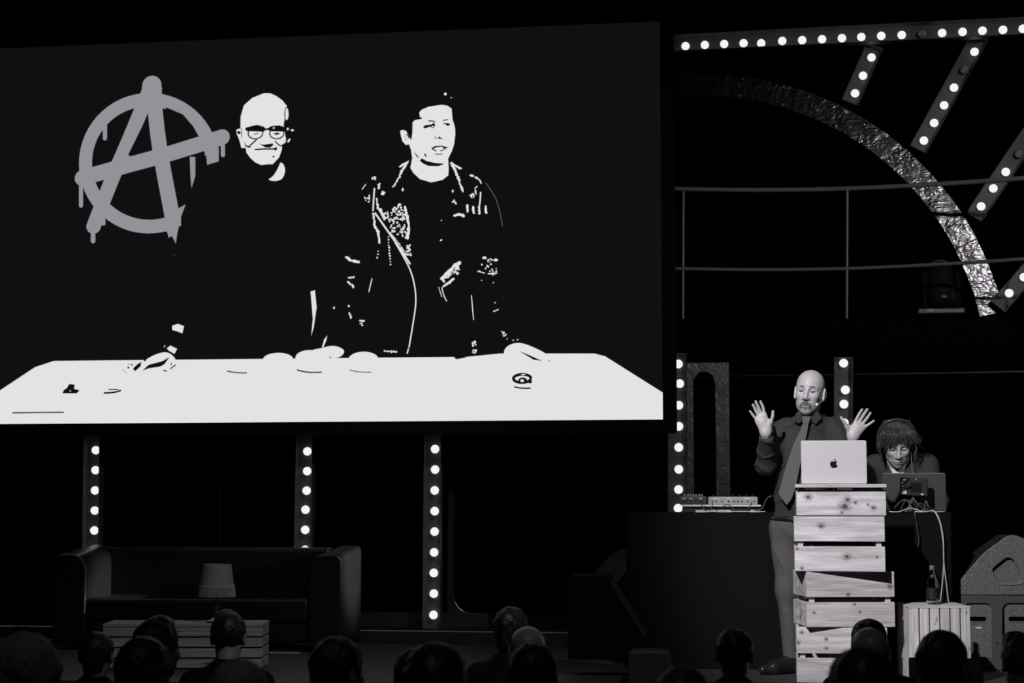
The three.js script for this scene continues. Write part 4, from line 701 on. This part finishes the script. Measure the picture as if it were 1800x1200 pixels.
// ---------------------------------------------------------------- the bearded speaker
{
  const base = V(at(1400, 1178, -10.1).x, 0, -10.1), J = (px, py, z) => at(px, py, z).sub(base);
  const T = thing('person', 'bald bearded man in dark shirt and tie raising both open hands behind the lectern', 'person', base);
  const faceColor = (x, y, z) => {
    let c = 0.47;
    const n = fbm(x * 160, y * 160, z * 160, 2);
    const jaw = sstep(-0.048, -0.066, y - 0.02 * sstep(0.05, 0.07, Math.abs(x))) * sstep(-0.03, 0.0, z);
    if (y > -0.125) c = lerp(c, 0.27 + 0.16 * n, jaw * 0.8);                                              // grey stubble
    const tash = Math.max(0, 1 - Math.hypot(x / 0.03, (y + 0.053 - 0.25 * Math.abs(x) * -1) / 0.0085)); c = lerp(c, 0.06, sstep(0, 0.35, tash) * sstep(0.07, 0.085, z));      // moustache
    const goat = Math.max(0, 1 - Math.hypot((Math.abs(x) - 0.027) / 0.008, (y + 0.075) / 0.022)); c = lerp(c, 0.09, sstep(0, 0.5, goat) * sstep(0.06, 0.075, z));
    const under = Math.max(0, 1 - Math.hypot(x / 0.012, (y + 0.089) / 0.006)); c = lerp(c, 0.12, sstep(0, 0.5, under) * sstep(0.06, 0.08, z));
    const brow = Math.max(0, 1 - Math.hypot((Math.abs(x) - 0.031) / 0.022, (y - 0.03 + 0.15 * Math.max(0, Math.abs(x) - 0.035)) / 0.006)); c = lerp(c, 0.09, sstep(0, 0.5, brow) * sstep(0.05, 0.065, z));
    const eye = Math.max(0, 1 - Math.hypot((Math.abs(x) - 0.031) / 0.0155, (y - 0.006) / 0.0065)); c = lerp(c, 0.03, sstep(0, 0.4, eye) * sstep(0.07, 0.078, z));
    const lip = Math.max(0, 1 - Math.hypot(x / 0.024, (y + 0.0705) / 0.01)); if (z > 0.082) c = lerp(c, 0.3, sstep(0, 0.4, lip)); if (z > 0.08 && Math.abs(x) < 0.021 && Math.abs(y + 0.069) < 0.0026) c = 0.06;
    return c * (0.94 + 0.12 * n);
  };
  const hc = J(1423, 691, -10.02), [head] = placedHead(0.0032, { jaw: 1.05 }, faceColor, hc, [0.0, -0.2, -0.11], [1.04, 1.1, 1.06]);
  const pieces = [head], skin = (x, y, z) => 0.42 * (0.94 + 0.12 * noise(x * 90, y * 90, z * 90));
  // hands: right one (towards the hall's left) and left one, palms forward, fingers spread
  const hand = (q, z, wristPt, thumbIn) => {
    const P = (x, y, dz = 0) => q(x, y, z + dz);
    return { P };
  };
  const qR = (x, y, z) => J(1300 + x / 10.91, 690 + y / 10.91, z), qL = (x, y, z) => J(1460 + x / 5.217, 690 + y / 5.217, z);
  const makeHand = (q, z0, F, palm, wrist, elbow) => {
    const parts = [], fingers = [];
    for (const [pts, r] of F) { const c = []; for (let i = 0; i < pts.length - 1; i++) { const k0 = i / (pts.length - 1), k1 = (i + 1) / (pts.length - 1); c.push(cap(q(pts[i][0], pts[i][1], z0 + (pts[i][2] ?? 0)), q(pts[i + 1][0], pts[i + 1][1], z0 + (pts[i + 1][2] ?? 0)), r * (1.08 - 0.2 * k0), r * (1.08 - 0.2 * k1))); } fingers.push(all(c, 0.004)); }
    for (const [a, b, r] of palm) parts.push(cap(q(a[0], a[1], z0), q(b[0], b[1], z0), r));
    const W = q(wrist[0], wrist[1], z0 - 0.006), mid = q(palm[0][0][0], palm[0][0][1], z0);
    const pm = all(parts, 0.02), fl = (x, y, z) => { const zz = (z - (z0 - base.z)) * 1.35 + (z0 - base.z); return pm(x, y, zz) / 1.1; }, wr = cap(W, elbow, 0.026, 0.036);
    const all_ = (x, y, z) => { let d = fl(x, y, z); d = smin(d, wr(x, y, z), 0.025); let e = 1e3; for (const f of fingers) e = Math.min(e, f(x, y, z)); return smin(d, e, 0.007); };
    const pts = [W]; for (const [p] of F) for (const v of p) pts.push(q(v[0], v[1], z0 + (v[2] ?? 0)));
    const dir = elbow.clone().sub(W).normalize(); pts.push(W.clone().addScaledVector(dir, 0.05));
    const [lo, hi] = around(pts, 0.034);
    return nets(all_, lo, hi, 0.0032, skin);
  };
  const zR = -9.84, zL = -9.8, eR = J(1346, 818, -10.0), eL = J(1502, 838, -9.98), wR = qR(510, 800, zR), wL = qL(195, 425, zL);
  pieces.push(makeHand(qR, zR, [[[[330, 520], [255, 430, 0.004], [200, 356, 0.012]], 0.0078], [[[372, 470], [305, 330, 0.004], [259, 234, 0.012]], 0.0088], [[[415, 420], [357, 275, 0.004], [309, 168, 0.012]], 0.009], [[[475, 400], [446, 265, 0.004], [402, 168, 0.012]], 0.0088], [[[515, 690], [600, 570, 0.012], [636, 455, 0.018], [641, 362, 0.02]], 0.0098]],
    [[[350, 545], [465, 745], 0.017], [[395, 480], [480, 740], 0.019], [[470, 440], [520, 730], 0.019], [[545, 690], [600, 560], 0.017], [[440, 580], [490, 700], 0.022]], [505, 790], eR));
  pieces.push(makeHand(qL, zL, [[[[312, 315], [358, 287, 0.004], [396, 259, 0.012]], 0.0078], [[[290, 290], [334, 235, 0.004], [366, 187, 0.012]], 0.0086], [[[262, 270], [303, 203, 0.004], [337, 153, 0.012]], 0.009], [[[226, 268], [260, 200, 0.004], [289, 155, 0.012]], 0.0088], [[[185, 370], [148, 315, 0.012], [126, 270, 0.018], [97, 228, 0.02]], 0.0096]],
    [[[225, 300], [200, 390], 0.019], [[262, 298], [215, 395], 0.02], [[295, 318], [225, 400], 0.018], [[175, 360], [152, 310], 0.016], [[245, 330], [205, 380], 0.023]], [200, 415], eL));
  // trunk and limbs
  const pel = J(1404, 915, -10.12), bel = J(1408, 860, -10.1), che = J(1418, 792, -10.1), nek = J(1424, 742, -10.045), sR = J(1379, 757, -10.1), sL = J(1468, 757, -10.08);
  const hR = J(1381, 930, -10.12), hL = J(1424, 930, -10.12), kR = J(1385, 1035, -10.1), kL = J(1428, 1035, -10.14), aR = V(J(1390, 1160, -10.12).x, 0.075, J(1390, 1160, -10.12).z), aL = V(J(1432, 1160, -10.18).x, 0.075, J(1432, 1160, -10.2).z);
  const trunk = (g) => { const zc = pel.z, f = all([cap(pel, bel, 0.135 + g, 0.13 + g), cap(bel, che, 0.13 + g, 0.15 + g), cap(che, nek.clone().lerp(che, 0.22), 0.145 + g, 0.088 + g), cap(sR, nek, 0.05 + g, 0.05 + g), cap(sL, nek, 0.05 + g, 0.05 + g)], 0.06); return (x, y, z) => f(x, y, (z - zc - 0.01) * 1.3 + zc + 0.01) / 1.15; };
  const arms = (g) => all([cap(sR, eR, 0.052 + g, 0.042 + g), cap(sL, eL, 0.052 + g, 0.042 + g), cap(eR, wR, 0.041 + g, 0.026 + g), cap(eL, wL, 0.041 + g, 0.026 + g)], 0.03);
  const legs = (g) => all([cap(hR, kR, 0.082 + g, 0.055 + g), cap(kR, aR, 0.055 + g, 0.036 + g), cap(hL, kL, 0.082 + g, 0.055 + g), cap(kL, aL, 0.055 + g, 0.036 + g), ell(pel.x, pel.y - 0.03, pel.z, 0.14 + g, 0.11 + g, 0.105 + g)], 0.05);
  const neckCap = cap(hc.clone().add(V(0, -0.14, -0.03)), nek, 0.052, 0.045), tr0 = trunk(-0.018), ar0 = arms(-0.012), lg0 = legs(-0.014);
  pieces.push(nets((x, y, z) => smin(smin(smin(tr0(x, y, z), ar0(x, y, z), 0.04), lg0(x, y, z), 0.03), neckCap(x, y, z), 0.03), ...around([aR, aL, nek, eR, eL, wR, wL, sR, sL, pel], 0.17), 0.014, skin));
  put('body', pieces, skinMat, T);
  // clothes
  const fold = (x, y, z) => 0.01 * (fbm(x * 12 + 4 * y, y * 8 + 8, z * 12, 3) - 0.45) - 0.009 * Math.pow(1 - Math.abs(2 * noise(x * 9 + 5 * y, y * 15 - 7 * x, z * 9) - 1), 6);
  const tr1 = trunk(0.004), ar1 = arms(0.014), shirtF = (x, y, z) => {
    let d = smin(tr1(x, y, z), ar1(x, y, z), 0.035) + fold(x, y, z);
    for (const [w, e] of [[wR, eR], [wL, eL]]) { const dx = w.x - e.x, dy = w.y - e.y, dz = w.z - e.z, L = Math.hypot(dx, dy, dz), s = ((x - w.x) * dx + (y - w.y) * dy + (z - w.z) * dz) / L + 0.016; if (Math.hypot(x - w.x, y - w.y, z - w.z) < 0.12) d = Math.max(d, s); }
    return Math.max(d, pel.y + 0.012 - y);
  };
  put('shirt', nets(shirtF, ...around([nek, eR, eL, wR, wL, sR, sL, pel], 0.19), 0.0075), M.shirt, T);
  const lg1 = legs(0.008), trouF = (x, y, z) => Math.max(lg1(x, y, z) + 0.012 * (fbm(x * 9, y * 7, z * 9, 3) - 0.42) - 0.008 * Math.pow(1 - Math.abs(2 * noise(x * 14 + 3, y * 5 + 9 * x, z * 8) - 1), 5), y - pel.y - 0.012, 0.075 - y);
  put('trousers', nets(trouF, ...around([hR, hL, aR, aL, pel], 0.17), 0.0095), M.trousers, T);
  // belt
  { const ring = []; for (let i = 0; i < 40; i++) { const a = i / 40 * Math.PI * 2; ring.push(V(pel.x + 0.147 * Math.cos(a), pel.y + 0.012, pel.z + 0.008 + 0.118 * Math.sin(a))); } const b = put('belt', new THREE.TubeGeometry(new THREE.CatmullRomCurve3(ring, true), 80, 0.013, 8, true), mat(0.012, 0.3), T); put('buckle', box(0.026, 0.024, 0.006, pel.x - 0.035, pel.y + 0.012, pel.z + 0.136, 0.003), M.darkMetal, b); }
  // collar wings and tie
  const zf = -9.984, C = (px, py, z = zf) => { const p = J(px, py, z); return [p.x, p.y]; };
  { const col = []; for (let i = 0; i <= 30; i++) { const a = Math.PI * (0.5 + 0.16) + i / 30 * Math.PI * (2 - 0.32); col.push(V(nek.x - 0.004 + 0.069 * Math.cos(a), nek.y + 0.03 + 0.016 * -Math.sin(a), nek.z - 0.0 + 0.066 * Math.sin(a))); } put('collar', new THREE.TubeGeometry(new THREE.CatmullRomCurve3(col), 50, 0.013, 8).scale(1, 1, 1), M.shirt, T); }
  const wing = (pts) => extrude(roundPoly(pts.map(([x, y]) => C(x, y)), 0.003), 0.006, 0.002).translate(0, 0, zf - base.z);
  put('collar_wing', wing([[1401, 724], [1415, 735], [1404, 744], [1395, 738]].reverse()), M.shirt, T); put('collar_wing', wing([[1437, 722], [1420, 735], [1434, 745], [1443, 735]]), M.shirt, T);
  { const tie = extrude(roundPoly([[1413, 741], [1421, 741], [1418, 760], [1406, 815], [1398, 858], [1391, 876], [1383, 887], [1369, 868], [1382, 820], [1396, 780], [1408, 756]].map(([x, y]) => C(x, y)), 0.008), 0.006, 0.003, 6).translate(0, 0, zf + 0.017 - base.z); const t = put('tie', tie, M.tie, T); put('tie_knot', extrude(roundPoly([[1411, 733], [1424, 733], [1421, 744], [1412, 744]].map(([x, y]) => C(x, y)), 0.004), 0.01, 0.004).translate(0, 0, zf + 0.016 - base.z), M.tie, t); }
  // shoes
  const shoe = (a, dir) => { const heel = V(a.x - dir.x * 0.03, 0.03, a.z - dir.z * 0.03), toe = V(a.x + dir.x * 0.2, 0.028, a.z + dir.z * 0.2), ball = V(a.x + dir.x * 0.12, 0.032, a.z + dir.z * 0.12), up = all([cap(heel, ball, 0.036, 0.043), cap(ball, toe, 0.043, 0.026), cap(V(a.x, 0.045, a.z), V(a.x, 0.085, a.z), 0.043, 0.043), cap(V(a.x, 0.06, a.z), V(ball.x, 0.045, ball.z), 0.04, 0.032)], 0.025); return nets((x, y, z) => Math.max(up(x, y, z), 0.004 - y), ...around([heel, toe, V(a.x, 0.12, a.z)], 0.055), 0.005); };
  const dR = V(-0.8, 0, 0.6), dL = V(-0.45, 0, 0.89);
  put('shoe', shoe(aR, dR), M.shoe, T); put('shoe', shoe(aL, dL), M.shoe, T);
  // headset microphone: a thin boom with a pale tip at the mouth
  const W = (px, py, z) => at(px, py, z), mic = thing('headset_microphone', 'headset microphone with a pale tip on the cheek of the bearded man', 'microphone', W(1436, 711, -9.93));
  const o = mic.position; put('boom', tube([W(1449, 692, -10.02), W(1447, 703, -9.97), W(1436.5, 711, -9.93)].map((p) => p.sub(o)), 0.0018, 16, 6), mat(0.45, 0.4), mic); put('tip', new THREE.SphereGeometry(0.0085, 16, 12), mat(0.8, 0.6), mic);
}

// ---------------------------------------------------------------- the man with headphones
{
  const base = V(at(1580, 880, -11.12).x, 0, -11.2), J = (px, py, z) => at(px, py, z).sub(base);
  const T = thing('person', 'man with messy hair and dark jacket looking down at the dark laptop', 'person', base);
  const faceColor = (x, y, z) => { let c = 0.4; const n = fbm(x * 150, y * 150, z * 150, 2); const brow = Math.max(0, 1 - Math.hypot((Math.abs(x) - 0.03) / 0.024, (y - 0.028) / 0.0065)); c = lerp(c, 0.05, sstep(0, 0.5, brow) * sstep(0.05, 0.065, z)); const eye = Math.max(0, 1 - Math.hypot((Math.abs(x) - 0.031) / 0.016, (y - 0.005) / 0.005)); c = lerp(c, 0.03, sstep(0, 0.4, eye) * sstep(0.07, 0.078, z)); if (z > 0.085 && Math.abs(x) < 0.022 && Math.abs(y + 0.069) < 0.003) c = 0.06; const jaw = sstep(-0.055, -0.08, y) * sstep(0.0, 0.03, z); c = lerp(c, 0.3 + 0.1 * n, jaw * 0.5); return c * (0.93 + 0.14 * n); };
  const hc = J(1577, 783, -11.0), turn = [0.42, 0.02, 0.03], sc = [1.08, 1.08, 1.08], [head, hm] = placedHead(0.0034, { jaw: 0.98 }, faceColor, hc, turn, sc);
  const skin = (x, y, z) => 0.4, pel = V(0, 0.9, -0.22), che = J(1586, 850, -11.16), nek = J(1582, 806, -11.1), sR = J(1538, 818, -11.12), sL = J(1630, 817, -11.12), eR = J(1522, 888, -11.05), eL = J(1652, 884, -11.05), wR = J(1560, 893, -10.8), wL = J(1640, 893, -10.8);
  const hips = [-1, 1].map((s) => V(s * 0.1, 0.86, -0.22)), knees = [-1, 1].map((s) => V(s * 0.12, 0.47, -0.18)), feet = [-1, 1].map((s) => V(s * 0.13, 0.08, -0.22));
  const trunk = (g) => { const f = all([cap(pel, che, 0.13 + g, 0.15 + g), cap(che, nek, 0.15 + g, 0.07 + g), cap(sR, nek, 0.055 + g, 0.055 + g), cap(sL, nek, 0.055 + g, 0.055 + g), cap(sR, eR, 0.055 + g, 0.045 + g), cap(eR, wR, 0.042 + g, 0.03 + g), cap(sL, eL, 0.055 + g, 0.045 + g), cap(eL, wL, 0.042 + g, 0.03 + g)], 0.05); return f; };
  const legs = (g) => all([0, 1].flatMap((i) => [cap(hips[i], knees[i], 0.08 + g, 0.055 + g), cap(knees[i], feet[i], 0.055 + g, 0.04 + g)]).concat([cap(hips[0], hips[1], 0.1 + g, 0.1 + g)]), 0.05);
  const handOf = (w, s) => all([cap(w, w.clone().add(V(s * -0.02, -0.004, 0.07)), 0.024, 0.022), ...[0, 1, 2, 3].map((i) => cap(w.clone().add(V(s * -0.02 + (i - 1.5) * 0.018, 0, 0.085)), w.clone().add(V(s * -0.03 + (i - 1.5) * 0.02, -0.012, 0.15 - 0.012 * Math.abs(i - 1.2))), 0.0085, 0.007)), cap(w.clone().add(V(s * -0.035, -0.004, 0.03)), w.clone().add(V(s * -0.065, -0.01, 0.09)), 0.01, 0.008)], 0.008);
  const t0 = trunk(-0.016), l0 = legs(-0.012), nc = cap(hc.clone().add(V(0, -0.11, -0.08)), nek, 0.054, 0.06);
  const pieces = [head, nets((x, y, z) => smin(smin(t0(x, y, z), l0(x, y, z), 0.03), nc(x, y, z), 0.03), ...around([nek, sR, sL, eR, eL, wR, wL, ...feet], 0.18), 0.016, skin)];
  for (const [w, s] of [[wR, -1], [wL, 1]]) { const h = handOf(w, s); pieces.push(nets(h, ...around([w, w.clone().add(V(0, 0, 0.16))], 0.08), 0.004, skin)); }
  put('body', pieces, skinMat, T);
  const t1 = trunk(0.006), opening = (x, y, z) => { const yy = y - (nek.y - 0.14), w = 0.014 + 0.4 * Math.max(0, yy); return z > nek.z + 0.02 && yy > 0 ? Math.abs(x - nek.x + 0.02) - w : 1; };
  put('jacket', nets((x, y, z) => Math.max(t1(x, y, z) + 0.007 * (fbm(x * 11, y * 9, z * 11, 3) - 0.45), -opening(x, y, z), pel.y - 0.05 - y), ...around([nek, sR, sL, eR, eL, wR, wL, pel], 0.2), 0.009), M.jacket, T);
  const t2 = trunk(-0.004); put('tee_shirt', nets((x, y, z) => Math.max(t2(x, y, z), Math.abs(x - nek.x) - 0.11, pel.y - y, nek.z - 0.06 - z, y - (nek.y + 0.018 - 0.0 * x)), V(nek.x - 0.14, pel.y - 0.02, nek.z - 0.1), V(nek.x + 0.14, nek.y + 0.1, nek.z + 0.3), 0.009), M.tee, T);
  put('trousers', nets((x, y, z) => Math.max(legs(0.006)(x, y, z), 0.07 - y, y - 0.98), ...around([...hips, ...feet], 0.15), 0.014), mat(0.03, 0.9), T);
  for (const f of feet) { const s = all([cap(V(f.x, 0.04, f.z - 0.03), V(f.x, 0.035, f.z + 0.19), 0.042, 0.032), cap(V(f.x, 0.05, f.z), V(f.x, 0.1, f.z), 0.042, 0.042)], 0.02); put('shoe', nets((x, y, z) => Math.max(s(x, y, z), 0.004 - y), V(f.x - 0.07, -0.01, f.z - 0.1), V(f.x + 0.07, 0.16, f.z + 0.25), 0.007), M.shoe, T); }
  // hair: a mop over the skull with loose strands falling over the brow
  const mop = ell(0, 0.045, -0.02, 0.096, 0.1, 0.115), face = ell(0, -0.058, 0.115, 0.077, 0.115, 0.085), low = (x, y, z) => -0.075 - y, hairF = (x, y, z) => smax(smax(mop(x, y, z) + 0.012 * (fbm(x * 40, y * 14, z * 30, 3) - 0.5) + 0.004 * Math.sin(x * 230 + 40 * fbm(x * 8, y * 9, z * 9, 2)), -face(x, y, z), 0.012), low(x, y, z), 0.02);
  const hairGeo = [inPlace(nets(hairF, V(-0.12, -0.1, -0.16), V(0.12, 0.17, 0.12), 0.0045), hm)];
  seedRnd(41);
  for (let i = 0; i < 230; i++) {
    const x0 = (rnd() - 0.42) * 0.11, root = V(x0, 0.125 - 0.3 * x0 * x0 + rnd() * 0.01, 0.02 + rnd() * 0.03), side = x0 < 0.01 ? -1 : 1, len = 0.35 + rnd() * 0.6, tip = V(x0 + side * (0.015 + 0.07 * rnd()) * (i % 5 ? 1 : -0.15), lerp(0.1, 0.012, len * (side < 0 ? 1 : 0.75)) - (i % 17 ? 0 : 0.04), 0.1 - 0.5 * Math.max(0, Math.abs(x0 + side * 0.04) - 0.04) + 0.006 * rnd()), mid = root.clone().lerp(tip, 0.45).add(V(0, 0.016, 0.03));
    hairGeo.push(inPlace(tube([root, mid, tip], 0.0006 + 0.001 * rnd(), 8, 4), hm));
  }
  for (let i = 0; i < 150; i++) { const a = (rnd() * 2 - 1) * 1.5, s = a > 0 ? 1 : -1, p = V(0.05 * s + 0.02 * a, 0.125 + 0.02 * rnd(), (rnd() - 0.55) * 0.12), q = V(s * (0.1 + 0.006 * rnd()), 0.03 * rnd(), p.z * 1.2 + 0.01), e = V(s * (0.088 + 0.012 * rnd()), -0.05 - 0.03 * rnd(), p.z * 1.1 + 0.015); hairGeo.push(inPlace(tube([p, q, e], 0.0007 + 0.001 * rnd(), 8, 4), hm)); }
  put('hair', hairGeo.map((g) => { g.deleteAttribute('uv'); return g; }), mat(0.07, 0.32), T);
  // headphones
  const H = thing('headphones', 'black over-ear headphones on the man with messy hair', 'headphones', hc.clone().add(base)), toLocal = (x, y, z) => V(x, y, z).applyMatrix4(hm).sub(hc);
  put('headband', tube([[-0.104, 0.0, -0.01], [-0.108, 0.07, -0.012], [-0.075, 0.135, -0.012], [0, 0.16, -0.012], [0.075, 0.135, -0.012], [0.108, 0.07, -0.012], [0.104, 0.0, -0.01]].map((p) => toLocal(...p)), 0.0062, 60, 8), mat(0.08, 0.25, 0.4), H);
  for (const s of [-1, 1]) { const g = lathe([[0.001, 0], [0.03, 0], [0.036, 0.006], [0.036, 0.018], [0.028, 0.026], [0.001, 0.028]], 28).rotateZ(-s * Math.PI / 2).translate(s * 0.092, -0.002, -0.008); put('ear_cup', inPlace(g, hm).translate(-hc.x, -hc.y, -hc.z), mat(0.02, 0.3), H); const k = put('hinge', new THREE.SphereGeometry(0.006, 10, 8), M.steel, H); k.position.copy(toLocal(s * 0.112, 0.05, -0.008)); }
  const w = (px, py, z) => at(px, py, z).sub(H.position);
  put('cord', tube([w(1602, 792, -10.99), w(1602, 805, -10.96), w(1603, 820, -10.93), w(1604, 836, -10.9), w(1604, 860, -10.86), w(1606, 893, -10.84)], 0.0022, 30, 6), mat(0.2, 0.4), H);
}

// ---------------------------------------------------------------- the audience, seated with their backs to the camera
{
  const skin = (x, y, z) => 0.36;
  const build = (jaw) => {
    const J = {}; const put3 = (n, x, y, z) => { J[n] = V(x, y, z); };
    const pel = V(0, 0.54, -0.02), che = V(0, 0.88, -0.02), nek = V(0, 1.07, -0.03), side = [-1, 1];
    const S = side.map((s) => V(s * 0.165, 1.0, -0.02)), E = side.map((s) => V(s * 0.23, 0.74, 0.04)), W = side.map((s) => V(s * 0.1, 0.62, 0.26)), Hp = side.map((s) => V(s * 0.1, 0.53, 0)), K = side.map((s) => V(s * 0.12, 0.52, 0.42)), A = side.map((s) => V(s * 0.12, 0.09, 0.38)), Fo = side.map((s) => V(s * 0.13, 0.03, 0.56));
    const f = (g) => all([cap(pel, che, 0.145 + g, 0.15 + g), cap(che, nek, 0.14 + g, 0.06 + g), ...[0, 1].flatMap((i) => [cap(S[i], nek, 0.055 + g, 0.05 + g), cap(S[i], E[i], 0.055 + g, 0.042 + g), cap(E[i], W[i], 0.042 + g, 0.028 + g), cap(Hp[i], K[i], 0.085 + g, 0.06 + g), cap(K[i], A[i], 0.06 + g, 0.04 + g)])], 0.05);
    const f0 = f(-0.012), f1 = f(0.008), ft = all([0, 1].map((i) => cap(V(A[i].x, 0.04, A[i].z - 0.02), Fo[i], 0.04, 0.03)), 0.001), hands = all([0, 1].flatMap((i) => [cap(W[i], W[i].clone().add(V(0, -0.02, 0.09)), 0.026, 0.02), ...[0, 1, 2, 3].map((q) => cap(W[i].clone().add(V((q - 1.5) * 0.018, -0.02, 0.09)), W[i].clone().add(V((q - 1.5) * 0.02, -0.045, 0.16)), 0.0085, 0.007))]), 0.01);
    const [head, hm] = placedHead(0.006, { jaw }, skin, V(0, 1.228, 0.01), [0.08, 0, 0], [1, 1, 1]);
    const body = nets((x, y, z) => smin(smin(f0(x, y, z), hands(x, y, z), 0.01), ft(x, y, z), 0.02), V(-0.32, -0.02, -0.24), V(0.32, 1.16, 0.64), 0.018, skin);
    const clothes = nets((x, y, z) => Math.max(f1(x, y, z) + 0.008 * (fbm(x * 9, y * 8, z * 9, 2) - 0.45), 0.1 - y), V(-0.34, 0.06, -0.26), V(0.34, 1.18, 0.6), 0.016);
    const collar = new THREE.TorusGeometry(0.068, 0.016, 8, 28).rotateX(Math.PI / 2 - 0.15).translate(0, 1.098, -0.028);
    return { body: merge([head, body]), clothes: merge([clothes, collar]), hm };
  };
  const A = build(1), B = build(0.93);
  const face = ell(0, -0.06, 0.1, 0.078, 0.115, 0.1);
  const hairOf = (kind) => {
    const shell = kind === 'curly' ? ell(0, 0.04, -0.02, 0.108, 0.108, 0.118) : kind === 'long' ? all([ell(0, 0.038, -0.018, 0.093, 0.098, 0.11), cap(V(0, 0.0, -0.055), V(0, -0.17, -0.075), 0.075, 0.06)], 0.04) : kind === 'tuft' ? all([ell(0, 0.04, -0.018, 0.087, 0.096, 0.106), ell(0.02, 0.12, 0.02, 0.05, 0.03, 0.05)], 0.03) : all([ell(0, 0.037, -0.017, 0.087, 0.095, 0.107), cap(V(0, -0.02, -0.06), V(0, -0.08, -0.062), 0.055, 0.045)], 0.02);
    const amp = kind === 'curly' ? 0.034 : 0.017, fr = kind === 'curly' ? 34 : 46, low = kind === 'long' ? -0.26 : -0.09;
    const g = nets((x, y, z) => smax(smax(shell(x, y, z) + amp * (fbm(x * fr, y * fr * 0.6, z * fr, 3) - 0.48), -face(x, y, z), 0.01), low - y, 0.015), V(-0.15, -0.28, -0.18), V(0.15, 0.19, 0.13), kind === 'long' ? 0.008 : 0.0065);
    return inPlace(g, A.hm);
  };
  const hair = { short: hairOf('short'), tuft: hairOf('tuft'), long: hairOf('long'), curly: hairOf('curly'), none: null };
  const dark = mat(0.012, 0.5), greyHair = mat(0.22, 0.7), brown = mat(0.04, 0.55), skinM = new THREE.MeshStandardMaterial({ vertexColors: true, roughness: 0.42, color: grey(0.6) }), baldM = new THREE.MeshStandardMaterial({ vertexColors: true, roughness: 0.35, color: 0xffffff });
  const cloth = [dull(0.01), dull(0.018), dull(0.05)];
  const list = [   // pixel of the crown, depth, turn of the body, hair, hair material, clothes, label
    [42, 1110, -5.0, 0.25, 'curly', greyHair, 1, 'listener with fluffy pale curls in the corner of the hall'],
    [170, 1110, -7.9, 0.1, 'short', dark, 0, 'dark-haired listener between the curly head and the coffee table'],
    [252, 1120, -6.0, -0.05, 'long', dark, 0, 'listener with long dark hair before the coffee table'],
    [275, 1084, -7.05, -0.6, 'tuft', dark, 0, 'listener with tousled tuft of hair, head turned, before the coffee table'],
    [402, 1073, -8.2, 0.15, 'tuft', dark, 0, 'tall listener whose dark head overlaps the foot of the table lamp'],
    [420, 1158, -4.9, 0.0, 'short', greyHair, 2, 'grey-haired listener low before the tall one by the lamp'],
    [592, 1119, -6.0, -0.5, 'short', dark, 1, 'dark-haired listener before the sofa arm, cheek catching light'],
    [728, 1140, -7.1, 0.1, 'short', brown, 0, 'listener mostly hidden by the neighbour before the free bulb bar'],
    [765, 1131, -5.1, 0.0, 'long', dark, 0, 'listener with smooth dark hair below the free-standing bulb bar'],
    [898, 1066, -8.5, -0.25, 'short', dark, 0, 'tall dark-haired listener behind the bald one in mid hall'],
    [928, 1102, -7.5, 0.05, 'none', null, 1, 'bald listener with a rim-lit crown in mid hall'],
    [936, 1130, -6.0, 0.05, 'short', dark, 0, 'dark listener covering the bald one in mid hall'],
    [1198, 1170, -5.4, 0.0, 'short', brown, 0, 'lowest listener in the dark before the low floor monitor'],
    [1290, 1104, -7.9, 0.0, 'short', dark, 0, 'listener lost in the dark before the shoes of the bearded man'],
    [1527, 1087, -8.45, 0.0, 'short', dark, 0, 'dark-haired listener just above the bald one before the lectern'],
    [1528, 1104, -7.3, 0.05, 'none', null, 1, 'bald listener with a shiny crown before the lectern'],
    [1512, 1137, -4.9, 0.0, 'short', dark, 0, 'large dark listener in front of the lectern'],
    [1655, 1107, -6.4, -0.45, 'short', dark, 0, 'dark-haired listener before the slatted crate, head half turned'],
    [1795, 1112, -7.6, 0.1, 'tuft', brown, 0, 'listener with wild dark hair before the road case'],
  ];
  list.forEach(([px, py, z, turn, kind, hm, ci, label], i) => {
    const p = at(px, py, z), top = kind === 'curly' ? 1.383 : kind === 'none' ? 1.35 : kind === 'tuft' ? 1.372 : 1.36, sc = (p.y - HALL_Y) / top;
    const t = thing('person', label, 'person', [p.x, HALL_Y, z], Math.PI + turn, 'listeners seated in the hall'), v = i % 3 === 1 ? B : A;
    t.scale.set(lerp(1, sc, 0.6), sc, lerp(1, sc, 0.6));
    put('body', v.body, kind === 'none' ? baldM : skinM, t); put('clothing', v.clothes, cloth[ci], t);
    if (hair[kind]) put('hair', hair[kind], hm, t);
  });
}

renderer.render(scene, camera);
